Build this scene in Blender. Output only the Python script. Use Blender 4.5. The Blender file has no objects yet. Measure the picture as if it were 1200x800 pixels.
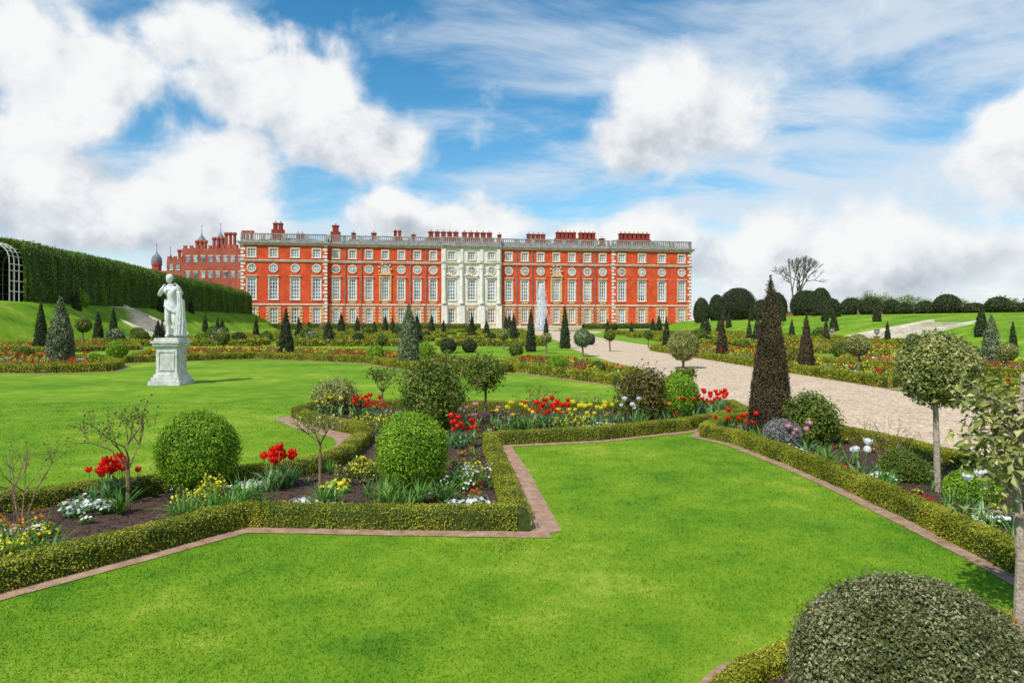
import bpy, math, random
import numpy as np
from mathutils import Vector, Matrix
rng=np.random.default_rng(7); random.seed(7)
scene=bpy.context.scene
EYE=1.8
def sv(u,v):
    """theodolite reduction: sighting angles -> true position on the ground plane (metres)"""
    d=800*EYE/(v-375.0); return ((u-600.0)/800*d, d)
def svl(l): return [sv(*p) for p in l]

# ------------------------------------------------------------------ terrain heights
def toeL(y): return -34.0-(y-45)*0.143
def topL(y): return -40.5-(y-45)*0.136
def zL(y):
    z=3.45-0.004*(y-45)
    return z*max(0,min(1,(146-y)/5)) 
def zRf(y): return max(0,min(1,(152-y)/6))
def gz(x,y):
    if x<toeL(y): return zL(y)*min(1,(toeL(y)-x)/(toeL(y)-topL(y)))
    if x>30: return zRf(y)*float(np.interp(x,[30,37,46,52,60],[0,1.6,1.8,2.6,2.6]))
    return 0.0

# ------------------------------------------------------------------ mesh builder
class MB:
    def __init__(s): s.V=[];s.L=[];s.S=[];s.M=[];s.n=0
    def add(s,v,f,m=0):
        v=np.asarray(v,dtype=np.float32).reshape(-1,3); f=np.asarray(f,dtype=np.int64)
        if len(f)==0: return
        s.V.append(v); s.L.append((f+s.n).ravel()); s.S.append(np.full(len(f),f.shape[1])); 
        s.M.append(np.full(len(f),m) if np.isscalar(m) else np.asarray(m)); s.n+=len(v)
    def box(s,x0,x1,y0,y1,z0,z1,m=0):
        v=[(x0,y0,z0),(x1,y0,z0),(x1,y1,z0),(x0,y1,z0),(x0,y0,z1),(x1,y0,z1),(x1,y1,z1),(x0,y1,z1)]
        s.add(v,[(0,3,2,1),(4,5,6,7),(0,1,5,4),(1,2,6,5),(2,3,7,6),(3,0,4,7)],m)
    def inst(s,tv,tf,P,sc,rz,tilt=None,td=None):
        tv=np.asarray(tv,float); N=len(P); nv=len(tv)
        if N==0: return
        if tilt is None: tilt=np.zeros(N)
        if td is None: td=np.zeros(N)
        def Rz(a):
            c,si=np.cos(a),np.sin(a); o=np.zeros_like(a); e=np.ones_like(a)
            return np.stack([np.stack([c,-si,o],-1),np.stack([si,c,o],-1),np.stack([o,o,e],-1)],-2)
        def Rx(a):
            c,si=np.cos(a),np.sin(a); o=np.zeros_like(a); e=np.ones_like(a)
            return np.stack([np.stack([e,o,o],-1),np.stack([o,c,-si],-1),np.stack([o,si,c],-1)],-2)
        R=Rz(td)@Rx(tilt)@Rz(rz)
        V=np.einsum('nij,vj->nvi',R,tv)*np.asarray(sc).reshape(-1,1,1)+np.asarray(P)[:,None,:]
        base=s.n; s.V.append(V.reshape(-1,3).astype(np.float32)); s.n+=N*nv
        off=(np.arange(N)*nv)[:,None,None]
        for f,m in tf:
            f=np.asarray(f)
            F=(f[None]+off+base).reshape(-1,f.shape[1])
            s.L.append(F.ravel()); s.S.append(np.full(len(F),f.shape[1])); s.M.append(np.full(len(F),m))
    def build(s,name,mats,parent=None,smooth=False):
        me=bpy.data.meshes.new(name)
        V=np.concatenate(s.V); L=np.concatenate(s.L); S=np.concatenate(s.S); M=np.concatenate(s.M)
        me.vertices.add(len(V)); me.vertices.foreach_set('co',V.ravel())
        me.loops.add(len(L)); me.loops.foreach_set('vertex_index',L.astype(np.int32))
        me.polygons.add(len(S)); me.polygons.foreach_set('loop_start',np.concatenate([[0],np.cumsum(S)[:-1]]).astype(np.int32))
        for m in mats: me.materials.append(m)
        me.polygons.foreach_set('material_index',M.astype(np.int32))
        me.polygons.foreach_set('use_smooth',np.full(len(S),bool(smooth)))
        me.update(calc_edges=True)
        ob=bpy.data.objects.new(name,me); scene.collection.objects.link(ob)
        if parent: ob.parent=parent
        return ob
def empty(name,loc=(0,0,0),rz=0):
    e=bpy.data.objects.new(name,None); e.location=loc; e.rotation_euler=(0,0,rz); e.empty_display_size=.3
    scene.collection.objects.link(e); return e

# ------------------------------------------------------------------ materials
def mat_base(name):
    m=bpy.data.materials.new(name); m.use_nodes=True; nt=m.node_tree
    return m,nt,nt.nodes,nt.links,nt.nodes['Principled BSDF']
def ramp(ns,stops):
    r=ns.new('ShaderNodeValToRGB'); el=r.color_ramp.elements
    while len(el)<len(stops): el.new(0.5)
    for e,(p,c) in zip(el,stops): e.position=p; e.color=(*c,1)
    return r
def leafmat(name,dark,mid,light,tr=0.3,ns_=1.5,rough=.55,noise_w=.45):
    m,nt,ns,lk,b=mat_base(name)
    g=ns.new('ShaderNodeNewGeometry'); tc=ns.new('ShaderNodeTexCoord')
    n=ns.new('ShaderNodeTexNoise'); n.inputs['Scale'].default_value=ns_; n.inputs['Detail'].default_value=2
    lk.new(tc.outputs['Object'],n.inputs['Vector'])
    mx=ns.new('ShaderNodeMath'); mx.operation='MULTIPLY_ADD'; mx.inputs[1].default_value=1-noise_w
    lk.new(g.outputs['Random Per Island'],mx.inputs[0])
    mr=ns.new('ShaderNodeMapRange'); mr.inputs[1].default_value=.3; mr.inputs[2].default_value=.7; mr.inputs[3].default_value=0; mr.inputs[4].default_value=noise_w
    lk.new(n.outputs['Fac'],mr.inputs[0]); lk.new(mr.outputs[0],mx.inputs[2])
    r=ramp(ns,[(0.05,dark),(0.5,mid),(0.95,light)]); lk.new(mx.outputs[0],r.inputs[0])
    lk.new(r.outputs[0],b.inputs['Base Color']); b.inputs['Roughness'].default_value=rough
    b.inputs['Specular IOR Level'].default_value=.3
    if tr>0:
        t=ns.new('ShaderNodeBsdfTranslucent'); lk.new(r.outputs[0],t.inputs['Color'])
        ms=ns.new('ShaderNodeMixShader'); ms.inputs[0].default_value=tr
        lk.new(b.outputs[0],ms.inputs[1]); lk.new(t.outputs[0],ms.inputs[2])
        lk.new(ms.outputs[0],ns['Material Output'].inputs[0])
    return m
def noisemat(name,c1,c2,scale=5,detail=5,rough=.8,bump=0,bscale=None,c3=None,rnd=False,metal=0,spec=.3,stretch=None):
    m,nt,ns,lk,b=mat_base(name); tc=ns.new('ShaderNodeTexCoord')
    n=ns.new('ShaderNodeTexNoise'); n.inputs['Scale'].default_value=scale; n.inputs['Detail'].default_value=detail; n.inputs['Roughness'].default_value=.65
    src=tc.outputs['Object']
    if stretch:
        mp=ns.new('ShaderNodeMapping'); mp.inputs['Scale'].default_value=stretch; lk.new(src,mp.inputs[0]); src=mp.outputs[0]
    lk.new(src,n.inputs['Vector'])
    st=[(.32,c1),(.68,c2)] if c3 is None else [(.3,c1),(.5,c2),(.7,c3)]
    r=ramp(ns,st); lk.new(n.outputs['Fac'],r.inputs[0]); lk.new(r.outputs[0],b.inputs['Base Color'])
    b.inputs['Roughness'].default_value=rough; b.inputs['Metallic'].default_value=metal; b.inputs['Specular IOR Level'].default_value=spec
    if bump:
        n2=ns.new('ShaderNodeTexNoise'); n2.inputs['Scale'].default_value=bscale or scale*4; n2.inputs['Detail'].default_value=4
        lk.new(src,n2.inputs['Vector']); bp=ns.new('ShaderNodeBump'); bp.inputs['Strength'].default_value=bump; bp.inputs['Distance'].default_value=.02
        lk.new(n2.outputs['Fac'],bp.inputs['Height']); lk.new(bp.outputs[0],b.inputs['Normal'])
    return m
def turf_color(ns,lk,stops):
    """patchy turf colour shared by the ground sheet and the grass blades (world metres)"""
    tc=ns.new('ShaderNodeTexCoord')
    def nz(sc,d=4,ro=.6):
        n=ns.new('ShaderNodeTexNoise'); n.inputs['Scale'].default_value=sc; n.inputs['Detail'].default_value=d; n.inputs['Roughness'].default_value=ro
        lk.new(tc.outputs['Object'],n.inputs['Vector']); return n
    a=nz(.30,3); bb=nz(1.9,6,.78)
    m1=ns.new('ShaderNodeMath'); m1.operation='MULTIPLY'; m1.inputs[1].default_value=.5; lk.new(a.outputs[0],m1.inputs[0])
    m2=ns.new('ShaderNodeMath'); m2.operation='MULTIPLY_ADD'; m2.inputs[1].default_value=.5; lk.new(bb.outputs[0],m2.inputs[0]); lk.new(m1.outputs[0],m2.inputs[2])
    r=ramp(ns,stops); lk.new(m2.outputs[0],r.inputs[0]); return r.outputs[0],tc
TS_=[(.39,(.085,.205,.010)),(.46,(.135,.272,.012)),(.54,(.195,.325,.016)),(.62,(.33,.41,.045))]
def lawn_mat():
    m,nt,ns,lk,b=mat_base('lawn_turf'); col,tc=turf_color(ns,lk,TS_)
    c=ns.new('ShaderNodeTexNoise'); c.inputs['Scale'].default_value=60; c.inputs['Detail'].default_value=3; c.inputs['Roughness'].default_value=.8; lk.new(tc.outputs['Object'],c.inputs['Vector'])
    r=ramp(ns,[(.3,(.72,.74,.7)),(.7,(1.12,1.1,1.2))]); lk.new(c.outputs[0],r.inputs[0])
    mx=ns.new('ShaderNodeMix'); mx.data_type='RGBA'; mx.blend_type='MULTIPLY'; mx.inputs[0].default_value=1; lk.new(col,mx.inputs[6]); lk.new(r.outputs[0],mx.inputs[7])
    lk.new(mx.outputs[2],b.inputs['Base Color']); b.inputs['Roughness'].default_value=.9; b.inputs['Specular IOR Level'].default_value=.1
    bp=ns.new('ShaderNodeBump'); bp.inputs['Strength'].default_value=.4; bp.inputs['Distance'].default_value=.02
    lk.new(c.outputs[0],bp.inputs['Height']); lk.new(bp.outputs[0],b.inputs['Normal']); return m
def blade_mat():
    m,nt,ns,lk,b=mat_base('grass_blade'); col,tc=turf_color(ns,lk,TS_)
    g=ns.new('ShaderNodeNewGeometry'); r=ramp(ns,[(0,(.75,.82,.7)),(.8,(1.25,1.2,1.3)),(1,(2.1,1.6,3.5))]); lk.new(g.outputs['Random Per Island'],r.inputs[0])
    mx=ns.new('ShaderNodeMix'); mx.data_type='RGBA'; mx.blend_type='MULTIPLY'; mx.inputs[0].default_value=1; lk.new(col,mx.inputs[6]); lk.new(r.outputs[0],mx.inputs[7])
    lk.new(mx.outputs[2],b.inputs['Base Color']); b.inputs['Roughness'].default_value=.6; b.inputs['Specular IOR Level'].default_value=.2
    t=ns.new('ShaderNodeBsdfTranslucent'); lk.new(mx.outputs[2],t.inputs['Color']); ms=ns.new('ShaderNodeMixShader'); ms.inputs[0].default_value=.35
    lk.new(b.outputs[0],ms.inputs[1]); lk.new(t.outputs[0],ms.inputs[2]); lk.new(ms.outputs[0],ns['Material Output'].inputs[0]); return m
def gravel_mat():
    m,nt,ns,lk,b=mat_base('gravel'); tc=ns.new('ShaderNodeTexCoord')
    v=ns.new('ShaderNodeTexVoronoi'); v.inputs['Scale'].default_value=22; lk.new(tc.outputs['Object'],v.inputs['Vector'])
    n=ns.new('ShaderNodeTexNoise'); n.inputs['Scale'].default_value=1.1; n.inputs['Detail'].default_value=7; n.inputs['Roughness'].default_value=.8; lk.new(tc.outputs['Object'],n.inputs['Vector'])
    sp=ns.new('ShaderNodeSeparateColor'); lk.new(v.outputs['Color'],sp.inputs[0])
    r=ramp(ns,[(.1,(.24,.155,.09)),(.5,(.53,.39,.255)),(.9,(.80,.66,.48))])
    ma=ns.new('ShaderNodeMath'); ma.operation='MULTIPLY_ADD'; ma.inputs[1].default_value=.5
    lk.new(sp.outputs[0],ma.inputs[0])
    mb_=ns.new('ShaderNodeMath'); mb_.operation='MULTIPLY'; mb_.inputs[1].default_value=.55; lk.new(n.outputs[0],mb_.inputs[0]); lk.new(mb_.outputs[0],ma.inputs[2])
    lk.new(ma.outputs[0],r.inputs[0]); lk.new(r.outputs[0],b.inputs['Base Color']); b.inputs['Roughness'].default_value=.95
    bp=ns.new('ShaderNodeBump'); bp.inputs['Strength'].default_value=.7; bp.inputs['Distance'].default_value=.02
    lk.new(v.outputs['Distance'],bp.inputs['Height']); lk.new(bp.outputs[0],b.inputs['Normal']); return m
def brick_mat(name,c1,c2,mortar):
    m,nt,ns,lk,b=mat_base(name); tc=ns.new('ShaderNodeTexCoord')
    mp=ns.new('ShaderNodeMapping'); mp.inputs['Rotation'].default_value=(math.radians(90),0,0); lk.new(tc.outputs['Object'],mp.inputs[0])
    br=ns.new('ShaderNodeTexBrick'); br.inputs['Scale'].default_value=1; br.inputs['Brick Width'].default_value=.45; br.inputs['Row Height'].default_value=.16
    br.inputs['Mortar Size'].default_value=.012; br.inputs['Color1'].default_value=(*c1,1); br.inputs['Color2'].default_value=(*c2,1); br.inputs['Mortar'].default_value=(*mortar,1)
    lk.new(mp.outputs[0],br.inputs['Vector'])
    n=ns.new('ShaderNodeTexNoise'); n.inputs['Scale'].default_value=.45; n.inputs['Detail'].default_value=6; n.inputs['Roughness'].default_value=.75; lk.new(tc.outputs['Object'],n.inputs['Vector'])
    r=ramp(ns,[(.3,(.66,.58,.58)),(.7,(1.2,1.25,1.2))]); lk.new(n.outputs[0],r.inputs[0])
    mx=ns.new('ShaderNodeMix'); mx.data_type='RGBA'; mx.blend_type='MULTIPLY'; mx.inputs[0].default_value=1
    lk.new(br.outputs['Color'],mx.inputs[6]); lk.new(r.outputs[0],mx.inputs[7]); lk.new(mx.outputs[2],b.inputs['Base Color'])
    b.inputs['Roughness'].default_value=.9; b.inputs['Specular IOR Level'].default_value=.15; return m

LAWN=lawn_mat(); GRAVEL=gravel_mat(); BLADE=blade_mat()
SOIL=noisemat('mulch_soil',(.03,.016,.011),(.12,.068,.048),18,6,.95,.8,60)
CHIP=leafmat('bark_chip',(.03,.016,.012),(.09,.052,.038),(.20,.13,.10),0.0,6)
EARTH=noisemat('earth_edging',(.25,.14,.085),(.46,.31,.21),9,6,.95,.5,50)
BOX=leafmat('box_leaf',(.08,.10,.006),(.27,.30,.016),(.62,.57,.06),.25,3)
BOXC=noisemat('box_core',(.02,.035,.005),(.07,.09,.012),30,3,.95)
BALL=leafmat('box_ball_leaf',(.06,.15,.006),(.20,.38,.014),(.44,.60,.05),.25,5)
YEW=leafmat('yew_leaf',(.012,.024,.008),(.04,.06,.016),(.11,.11,.035),0,3)
YEWR=leafmat('yew_leaf_bronze',(.024,.016,.008),(.075,.052,.020),(.17,.12,.05),0,3)
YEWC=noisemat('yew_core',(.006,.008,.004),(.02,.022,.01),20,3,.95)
HOLLY=leafmat('holly_leaf',(.04,.07,.02),(.13,.18,.07),(.42,.44,.24),0,4,.4)
VARI=leafmat('variegated_leaf',(.07,.10,.015),(.24,.27,.06),(.72,.64,.28),.2,6,.4)
GREY=leafmat('lavender_leaf',(.10,.10,.09),(.20,.19,.18),(.36,.33,.31),0,6)
OLIVE=leafmat('shrub_leaf',(.04,.075,.01),(.13,.19,.022),(.34,.38,.06),.25,3)
DULL=leafmat('bottom_bush_leaf',(.04,.045,.015),(.14,.145,.05),(.42,.40,.22),.1,5,.4)
BRZ=leafmat('rose_leaf_bronze',(.05,.035,.012),(.15,.13,.03),(.28,.28,.07),.3,5)
GREEN=leafmat('bulb_leaf',(.04,.14,.02),(.12,.28,.035),(.30,.48,.10),.3,3,.45)
BLUEG=leafmat('tulip_leaf',(.06,.17,.05),(.15,.30,.09),(.30,.46,.17),.3,3,.45)
HORN=leafmat('hornbeam_leaf',(.04,.085,.006),(.11,.19,.012),(.24,.34,.03),.15,.5)
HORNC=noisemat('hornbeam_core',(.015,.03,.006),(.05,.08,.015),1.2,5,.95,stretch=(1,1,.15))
BARK=noisemat('bark',(.10,.07,.05),(.28,.21,.15),25,5,.9,.5,60)
PALEB=noisemat('pale_bark',(.26,.19,.13),(.5,.42,.33),25,5,.85,.5,60)
TWIG=noisemat('twig_bark',(.13,.08,.04),(.32,.22,.12),30,3,.9)
def petal(n,a,b,c): return leafmat(n,a,b,c,.3,8,.5)
RED=petal('petal_red',(.6,.006,.006),(.85,.012,.01),(.9,.05,.02))
DRED=petal('petal_crimson',(.18,.004,.012),(.4,.008,.02),(.55,.02,.04))
WHITE=petal('petal_white',(.7,.7,.66),(.82,.82,.8),(.9,.9,.88))
YELL=petal('petal_yellow',(.75,.60,.01),(.85,.75,.02),(.9,.86,.15))
PINK=petal('petal_pink',(.5,.14,.22),(.7,.32,.36),(.8,.55,.5))
ORNG=petal('petal_orange',(.7,.16,.01),(.8,.28,.02),(.85,.4,.05))
MARBLE=noisemat('white_marble',(.52,.53,.53),(.82,.82,.81),7,5,.5,.25,30)
PED=noisemat('pedestal_stone',(.36,.35,.33),(.72,.70,.67),5,7,.7,.4,40)
STONE=noisemat('portland_stone',(.48,.40,.30),(.74,.66,.54),1.2,6,.85)
STONEW=noisemat('white_stone',(.58,.54,.47),(.84,.80,.72),.9,6,.85)
TAN=noisemat('tan_stone',(.50,.30,.12),(.72,.50,.26),1,6,.85)
GSTONE=noisemat('weathered_stone',(.18,.17,.16),(.42,.39,.35),1.5,6,.9,.3,20)
BRICK=brick_mat('red_brick',(.74,.085,.024),(.62,.062,.02),(.55,.18,.09))
BRICKD=brick_mat('tudor_brick',(.46,.10,.06),(.32,.07,.045),(.32,.17,.13))
CHIM=brick_mat('chimney_brick',(.36,.055,.035),(.24,.035,.028),(.26,.10,.08))
LEAD=noisemat('lead_roof',(.10,.11,.13),(.22,.24,.27),1,5,.6)
FRAME=noisemat('white_sash',(.76,.76,.73),(.88,.88,.85),3,3,.6)
def glass():
    m,nt,ns,lk,b=mat_base('window_glass'); tc=ns.new('ShaderNodeTexCoord')
    n=ns.new('ShaderNodeTexNoise'); n.inputs['Scale'].default_value=.5; lk.new(tc.outputs['Object'],n.inputs['Vector'])
    r=ramp(ns,[(.35,(.05,.07,.09)),(.65,(.42,.46,.48))]); lk.new(n.outputs[0],r.inputs[0]); lk.new(r.outputs[0],b.inputs['Base Color'])
    b.inputs['Roughness'].default_value=.12; b.inputs['Specular IOR Level'].default_value=.8; return m
GLASS=glass()
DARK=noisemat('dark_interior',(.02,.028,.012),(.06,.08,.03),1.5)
WATER=noisemat('pool_water',(.05,.08,.09),(.10,.14,.15),2,4,.1,.3,8,spec=.6)
SPRAY=noisemat('fountain_spray',(.86,.87,.89),(.95,.95,.96),3,3,.7)
TIMB=noisemat('arbour_timber',(.42,.41,.38),(.66,.64,.6),6,4,.8)

# ------------------------------------------------------------------ helpers
def lump(P,seed,sc):
    r=np.random.default_rng(seed); o=np.zeros(len(P))
    for k in range(5):
        d=r.normal(size=3); d/=np.linalg.norm(d); o+=np.sin(P@d*sc*(1+.55*k)+r.uniform(0,6.28))/(1+.35*k)
    return o/3.0
def leaves(mb,P,N,size,m=0,jit=.6,asp=.6):
    n=len(P)
    if n==0: return
    Nn=N+rng.normal(size=(n,3))*jit; Nn/=np.linalg.norm(Nn,axis=1,keepdims=True)+1e-9
    t=np.cross(Nn,rng.normal(size=(n,3))); t/=np.linalg.norm(t,axis=1,keepdims=True)+1e-9
    b=np.cross(Nn,t); l=(size*rng.uniform(.6,1.3,n))[:,None]
    v0=P-t*l*.5-Nn*l*.1; v2=P+t*l*.5-Nn*l*.1; v1=P+b*l*asp*.5+Nn*l*.05; v3=P-b*l*asp*.5+Nn*l*.05
    V=np.stack([v0,v1,v2,v3],1).reshape(-1,3)
    mb.add(V,np.arange(4*n).reshape(n,4),m)
def tube(mb,p0,p1,r0,r1,m=0,k=5):
    p0=np.array(p0,float);p1=np.array(p1,float);d=p1-p0;L=np.linalg.norm(d)
    if L<1e-6: return
    d/=L; a=np.cross(d,[0,0,1.0]) if abs(d[2])<.9 else np.cross(d,[1.0,0,0]); a/=np.linalg.norm(a); b=np.cross(d,a)
    an=np.arange(k)/k*2*math.pi; c=np.cos(an)[:,None]*a+np.sin(an)[:,None]*b
    V=np.concatenate([p0+c*r0,p1+c*r1]); F=[(i,(i+1)%k,k+(i+1)%k,k+i) for i in range(k)]
    mb.add(V,F,m)
def revolve(mb,c,prof,seg=18,m=0,amp=0,seed=0,lsc=6):
    an=np.arange(seg)/seg*2*math.pi; V=[]
    for r,z in prof:
        V.append(np.stack([np.cos(an)*r,np.sin(an)*r,np.full(seg,z)],1))
    V=np.concatenate(V)
    if amp:
        s=1+amp*lump(V,seed,lsc); V[:,0]*=s; V[:,1]*=s
    V=V+np.array(c)
    F=[(j*seg+i,j*seg+(i+1)%seg,(j+1)*seg+(i+1)%seg,(j+1)*seg+i) for j in range(len(prof)-1) for i in range(seg)]
    mb.add(V,F,m)
def samp_prof(prof,n):
    p=np.array(prof); d=p[1:]-p[:-1]; L=np.hypot(d[:,0],d[:,1]); A=L*(p[1:,0]+p[:-1,0])/2+1e-9
    k=rng.choice(len(A),n,p=A/A.sum()); t=rng.uniform(0,1,n)
    r0=p[k,0];r1=p[k+1,0]; u=t; den=(r1-r0); tt=np.where(np.abs(den)>1e-5,(-r0+np.sqrt(np.maximum(0,r0**2+u*(r1**2-r0**2))))/np.where(np.abs(den)>1e-5,den,1),u)
    r=r0+tt*den; z=p[k,1]+tt*d[k,1]; a=rng.uniform(0,2*math.pi,n)
    nr=d[k,1]/L[k]; nz=-d[k,0]/L[k]
    return np.stack([r*np.cos(a),r*np.sin(a),z],1),np.stack([nr*np.cos(a),nr*np.sin(a),nz],1),A.sum()*2*math.pi
def ballprof(r,zc,sq=1.0,n=12): return [(max(.002,r*math.sin(math.pi*i/n)),zc-r*sq*math.cos(math.pi*i/n)) for i in range(n+1)]
def coneprof(r,h,z0=0,conv=.12):
    o=[(.001,z0),(r*.8,z0+.005)]
    for i in range(11):
        t=i/10; o.append((max(.003,r*((1-t)+conv*math.sin(math.pi*t))),z0+.05*h+t*h*.95))
    return o
def topiary(name,x,y,prof,leaf,lm,cm=YEWC,z0=None,trunk=None,amp=.06,cover=2.4,cap=26000,tm=BARK,jit=.6,coref=.93,lsc=None,fuzz=.02):
    z0=gz(x,y) if z0 is None else z0
    mb=MB(); seed=random.randint(0,9999); rm=max(p[0] for p in prof); lsc=lsc or 2.2/rm
    P,N,A=samp_prof(prof,2); n=int(min(cap,A*cover/(.3*leaf*leaf)))
    P,N,A=samp_prof(prof,n)
    s=1+amp*lump(P,seed,lsc); P[:,0]*=s;P[:,1]*=s
    P+=N*(rng.normal(size=(n,1))*fuzz)
    # a few stray shoots standing proud of the clipped surface
    sh=rng.random(n)<.03; P[sh]+=N[sh]*rng.uniform(.5,1.6,(sh.sum(),1))*leaf
    zc=np.mean([p[1] for p in prof])
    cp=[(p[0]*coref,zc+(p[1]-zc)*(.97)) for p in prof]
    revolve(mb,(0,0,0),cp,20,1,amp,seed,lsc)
    leaves(mb,P,N,leaf,0,jit)
    if trunk:
        h,r=trunk; k=4; off=np.zeros(2)
        for i in range(k):
            o2=off+rng.normal(size=2)*r*.5; q2=np.array([o2[0],o2[1],h*(i+1)/k])
            tube(mb,(off[0],off[1],h*i/k-(0.02 if i==0 else 0)),q2,r*(1.25-.1*i),r*(1.15-.1*i),2,8); off=o2
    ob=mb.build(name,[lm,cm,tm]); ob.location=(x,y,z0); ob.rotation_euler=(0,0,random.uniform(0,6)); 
    return ob
def twigplant(mb,base,h,seed,n0=5,lev=3,spread=.5,r0=.01,mb_m=0,leaf_m=1,nleaf=3,leaf=.03,k=4,stem=0.0):
    r=np.random.default_rng(seed); tips=[]
    def rec(p,d,L,rad,l):
        nseg=2; q=p
        for i in range(nseg):
            d=d+r.normal(size=3)*.16+np.array([0,0,.06]); d/=np.linalg.norm(d); q2=q+d*L/nseg
            tube(mb,q,q2,rad*(1-.25*i),rad*(1-.25*(i+1)),mb_m,k); q=q2
            if l<=1:
                for _ in range(nleaf): tips.append(q+r.normal(size=3)*leaf*.9)
        if l>0:
            for _ in range(r.integers(2,4)):
                dd=d+r.normal(size=3)*spread; dd[2]=abs(dd[2])*.8+.15; dd/=np.linalg.norm(dd)
                rec(q,dd,L*r.uniform(.6,.85),rad*.6,l-1)
    base=np.array(base,float)
    if stem>0:
        tube(mb,base,base+[0,0,stem],r0*1.8,r0*1.4,mb_m,6); base=base+[0,0,stem]; h=h-stem
    for i in range(n0):
        a=2*math.pi*i/n0+r.uniform(-.4,.4); d=np.array([math.cos(a)*spread,math.sin(a)*spread,1.0]); d/=np.linalg.norm(d)
        rec(base,d,h*.42,r0,lev-1)
    if tips and nleaf:
        T=np.array(tips); leaves(mb,T,rng.normal(size=T.shape)+[0,0,.5],leaf,leaf_m,.5)
def pip(P,poly):
    x,y=P[:,0],P[:,1]; ins=np.zeros(len(P),bool); n=len(poly)
    for i in range(n):
        x0,y0=poly[i];x1,y1=poly[(i+1)%n]
        c=((y0>y)!=(y1>y))&(x<(x1-x0)*(y-y0)/((y1-y0) if y1!=y0 else 1e-9)+x0); ins^=c
    return ins
def edged(P,poly,closed=True):
    d=np.full(len(P),1e9); n=len(poly)
    for i in range(n if closed else n-1):
        a=np.array(poly[i]);b=np.array(poly[(i+1)%n]); ab=b-a
        t=np.clip(((P-a)@ab)/(ab@ab+1e-12),0,1); d=np.minimum(d,np.linalg.norm(P-(a+t[:,None]*ab),axis=1))
    return d
def inpoly(poly,n,margin=0.0):
    p=np.array(poly); lo=p.min(0);hi=p.max(0); out=np.zeros((0,2)); k=0
    while len(out)<n and k<40:
        P=rng.uniform(lo,hi,(max(n*3,50),2)); P=P[pip(P,poly)]
        if margin>0 and len(P): P=P[edged(P,poly)>margin]
        out=np.concatenate([out,P]); k+=1
    return out[:n]
def area(poly):
    p=np.array(poly); x,y=p[:,0],p[:,1]; return abs(np.dot(x,np.roll(y,1))-np.dot(y,np.roll(x,1)))/2
def resample(pts,closed,ds):
    Q=[];Nn=[];n=len(pts); pts=[np.array(p,float) for p in pts]
    segs=n if closed else n-1
    T=[]
    for i in range(segs):
        d=pts[(i+1)%n]-pts[i]; T.append(d/(np.linalg.norm(d)+1e-9))
    for i in range(segs):
        a=pts[i];b=pts[(i+1)%n];L=np.linalg.norm(b-a);k=max(1,int(L/ds))
        for j in range(k):
            t=T[i]; sc=1
            if j==0 and (closed or i>0):
                t=T[i]+T[i-1]; l=np.linalg.norm(t); t=t/(l+1e-9); sc=min(2,1/max(.3,l/2))
            Q.append(a+(b-a)*j/k); Nn.append(np.array([-t[1],t[0]])*sc)
    if not closed: Q.append(pts[-1]); Nn.append(np.array([-T[-1][1],T[-1][0]]))
    return np.array(Q),np.array(Nn)
def ribbon(mb,pts,closed,hw,z,m=0,ds=.5):
    Q,N=resample(pts,closed,ds); n=len(Q)
    wob=(lump(np.c_[Q,np.zeros(n)],11,3.0)*.05*min(1,hw*4))[:,None]
    V=np.concatenate([np.c_[Q-N*(hw+wob*.5),np.full(n,z)],np.c_[Q+N*(hw+wob*.5),np.full(n,z)]])
    F=[(i,(i+1)%n,n+(i+1)%n,n+i) for i in range(n if closed else n-1)]
    mb.add(V,F,m)
def hedge(mb,pts,closed,w,h,leaf,cover=2.2,mc=1,ml=0,z0=0,cap=400000):
    Q,N=resample(pts,closed,max(.12,leaf*4)); n=len(Q); seed=random.randint(0,9999)
    cs=[(-.5*w,0),(-.5*w,.85*h),(-.38*w,h),(.38*w,h),(.5*w,.85*h),(.5*w,0)]; cs=[(a*.9,b*.92) for a,b in cs]
    V=[]
    for a,b in cs: V.append(np.c_[Q+N*a,np.full(n,b+z0)])
    V=np.concatenate(V); lv=lump(V,seed,9)[:,None]*.02; V=V+np.tile(np.c_[N,np.zeros(n)],(6,1))*lv*0.5
    F=[(k*n+i,k*n+(i+1)%n,(k+1)*n+(i+1)%n,(k+1)*n+i) for k in range(5) for i in range(n if closed else n-1)]
    mb.add(V,F,mc)
    Q2=np.roll(Q,-1,0); 
    if not closed: Q2=Q2.copy(); Q2[-1]=Q[-1]
    L=np.linalg.norm(Q2-Q,axis=1); tot=L.sum(); A=tot*(w+2*h); m=int(min(cap,A*cover/(.3*leaf*leaf)))
    idx=rng.choice(n,m,p=L/tot); t=rng.uniform(0,1,(m,1)); C=Q[idx]*(1-t)+Q2[idx]*t; nn=N[idx]
    u=rng.uniform(0,w+2*h,m); 
    off=np.where(u<h,-w/2,np.where(u<h+w,u-h-w/2,w/2)); z=np.where(u<h,u,np.where(u<h+w,h,u-h-w))
    near=np.clip((z-.8*h)/(.2*h),0,1); off=off*(1-.08*near)
    z=z-np.where((u>=h)&(u<h+w),np.abs(off/(w/2))**4*.08*h,0)
    nx=np.where(u<h,-1,np.where(u<h+w,0,1.0)); nz=np.where((u>=h)&(u<h+w),1.0,.15)
    P=np.c_[C+nn*off[:,None],z+z0]; NN=np.c_[nn*nx[:,None],nz]; 
    lv=(lump(P,seed,7)+.6*lump(P,seed+1,19))*.08*h; P+=NN*(lv[:,None]+rng.normal(size=(m,1))*leaf*.45)
    P[:,2]=np.maximum(P[:,2],z0+.003)
    leaves(mb,P,NN,leaf,ml,.75)

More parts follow.
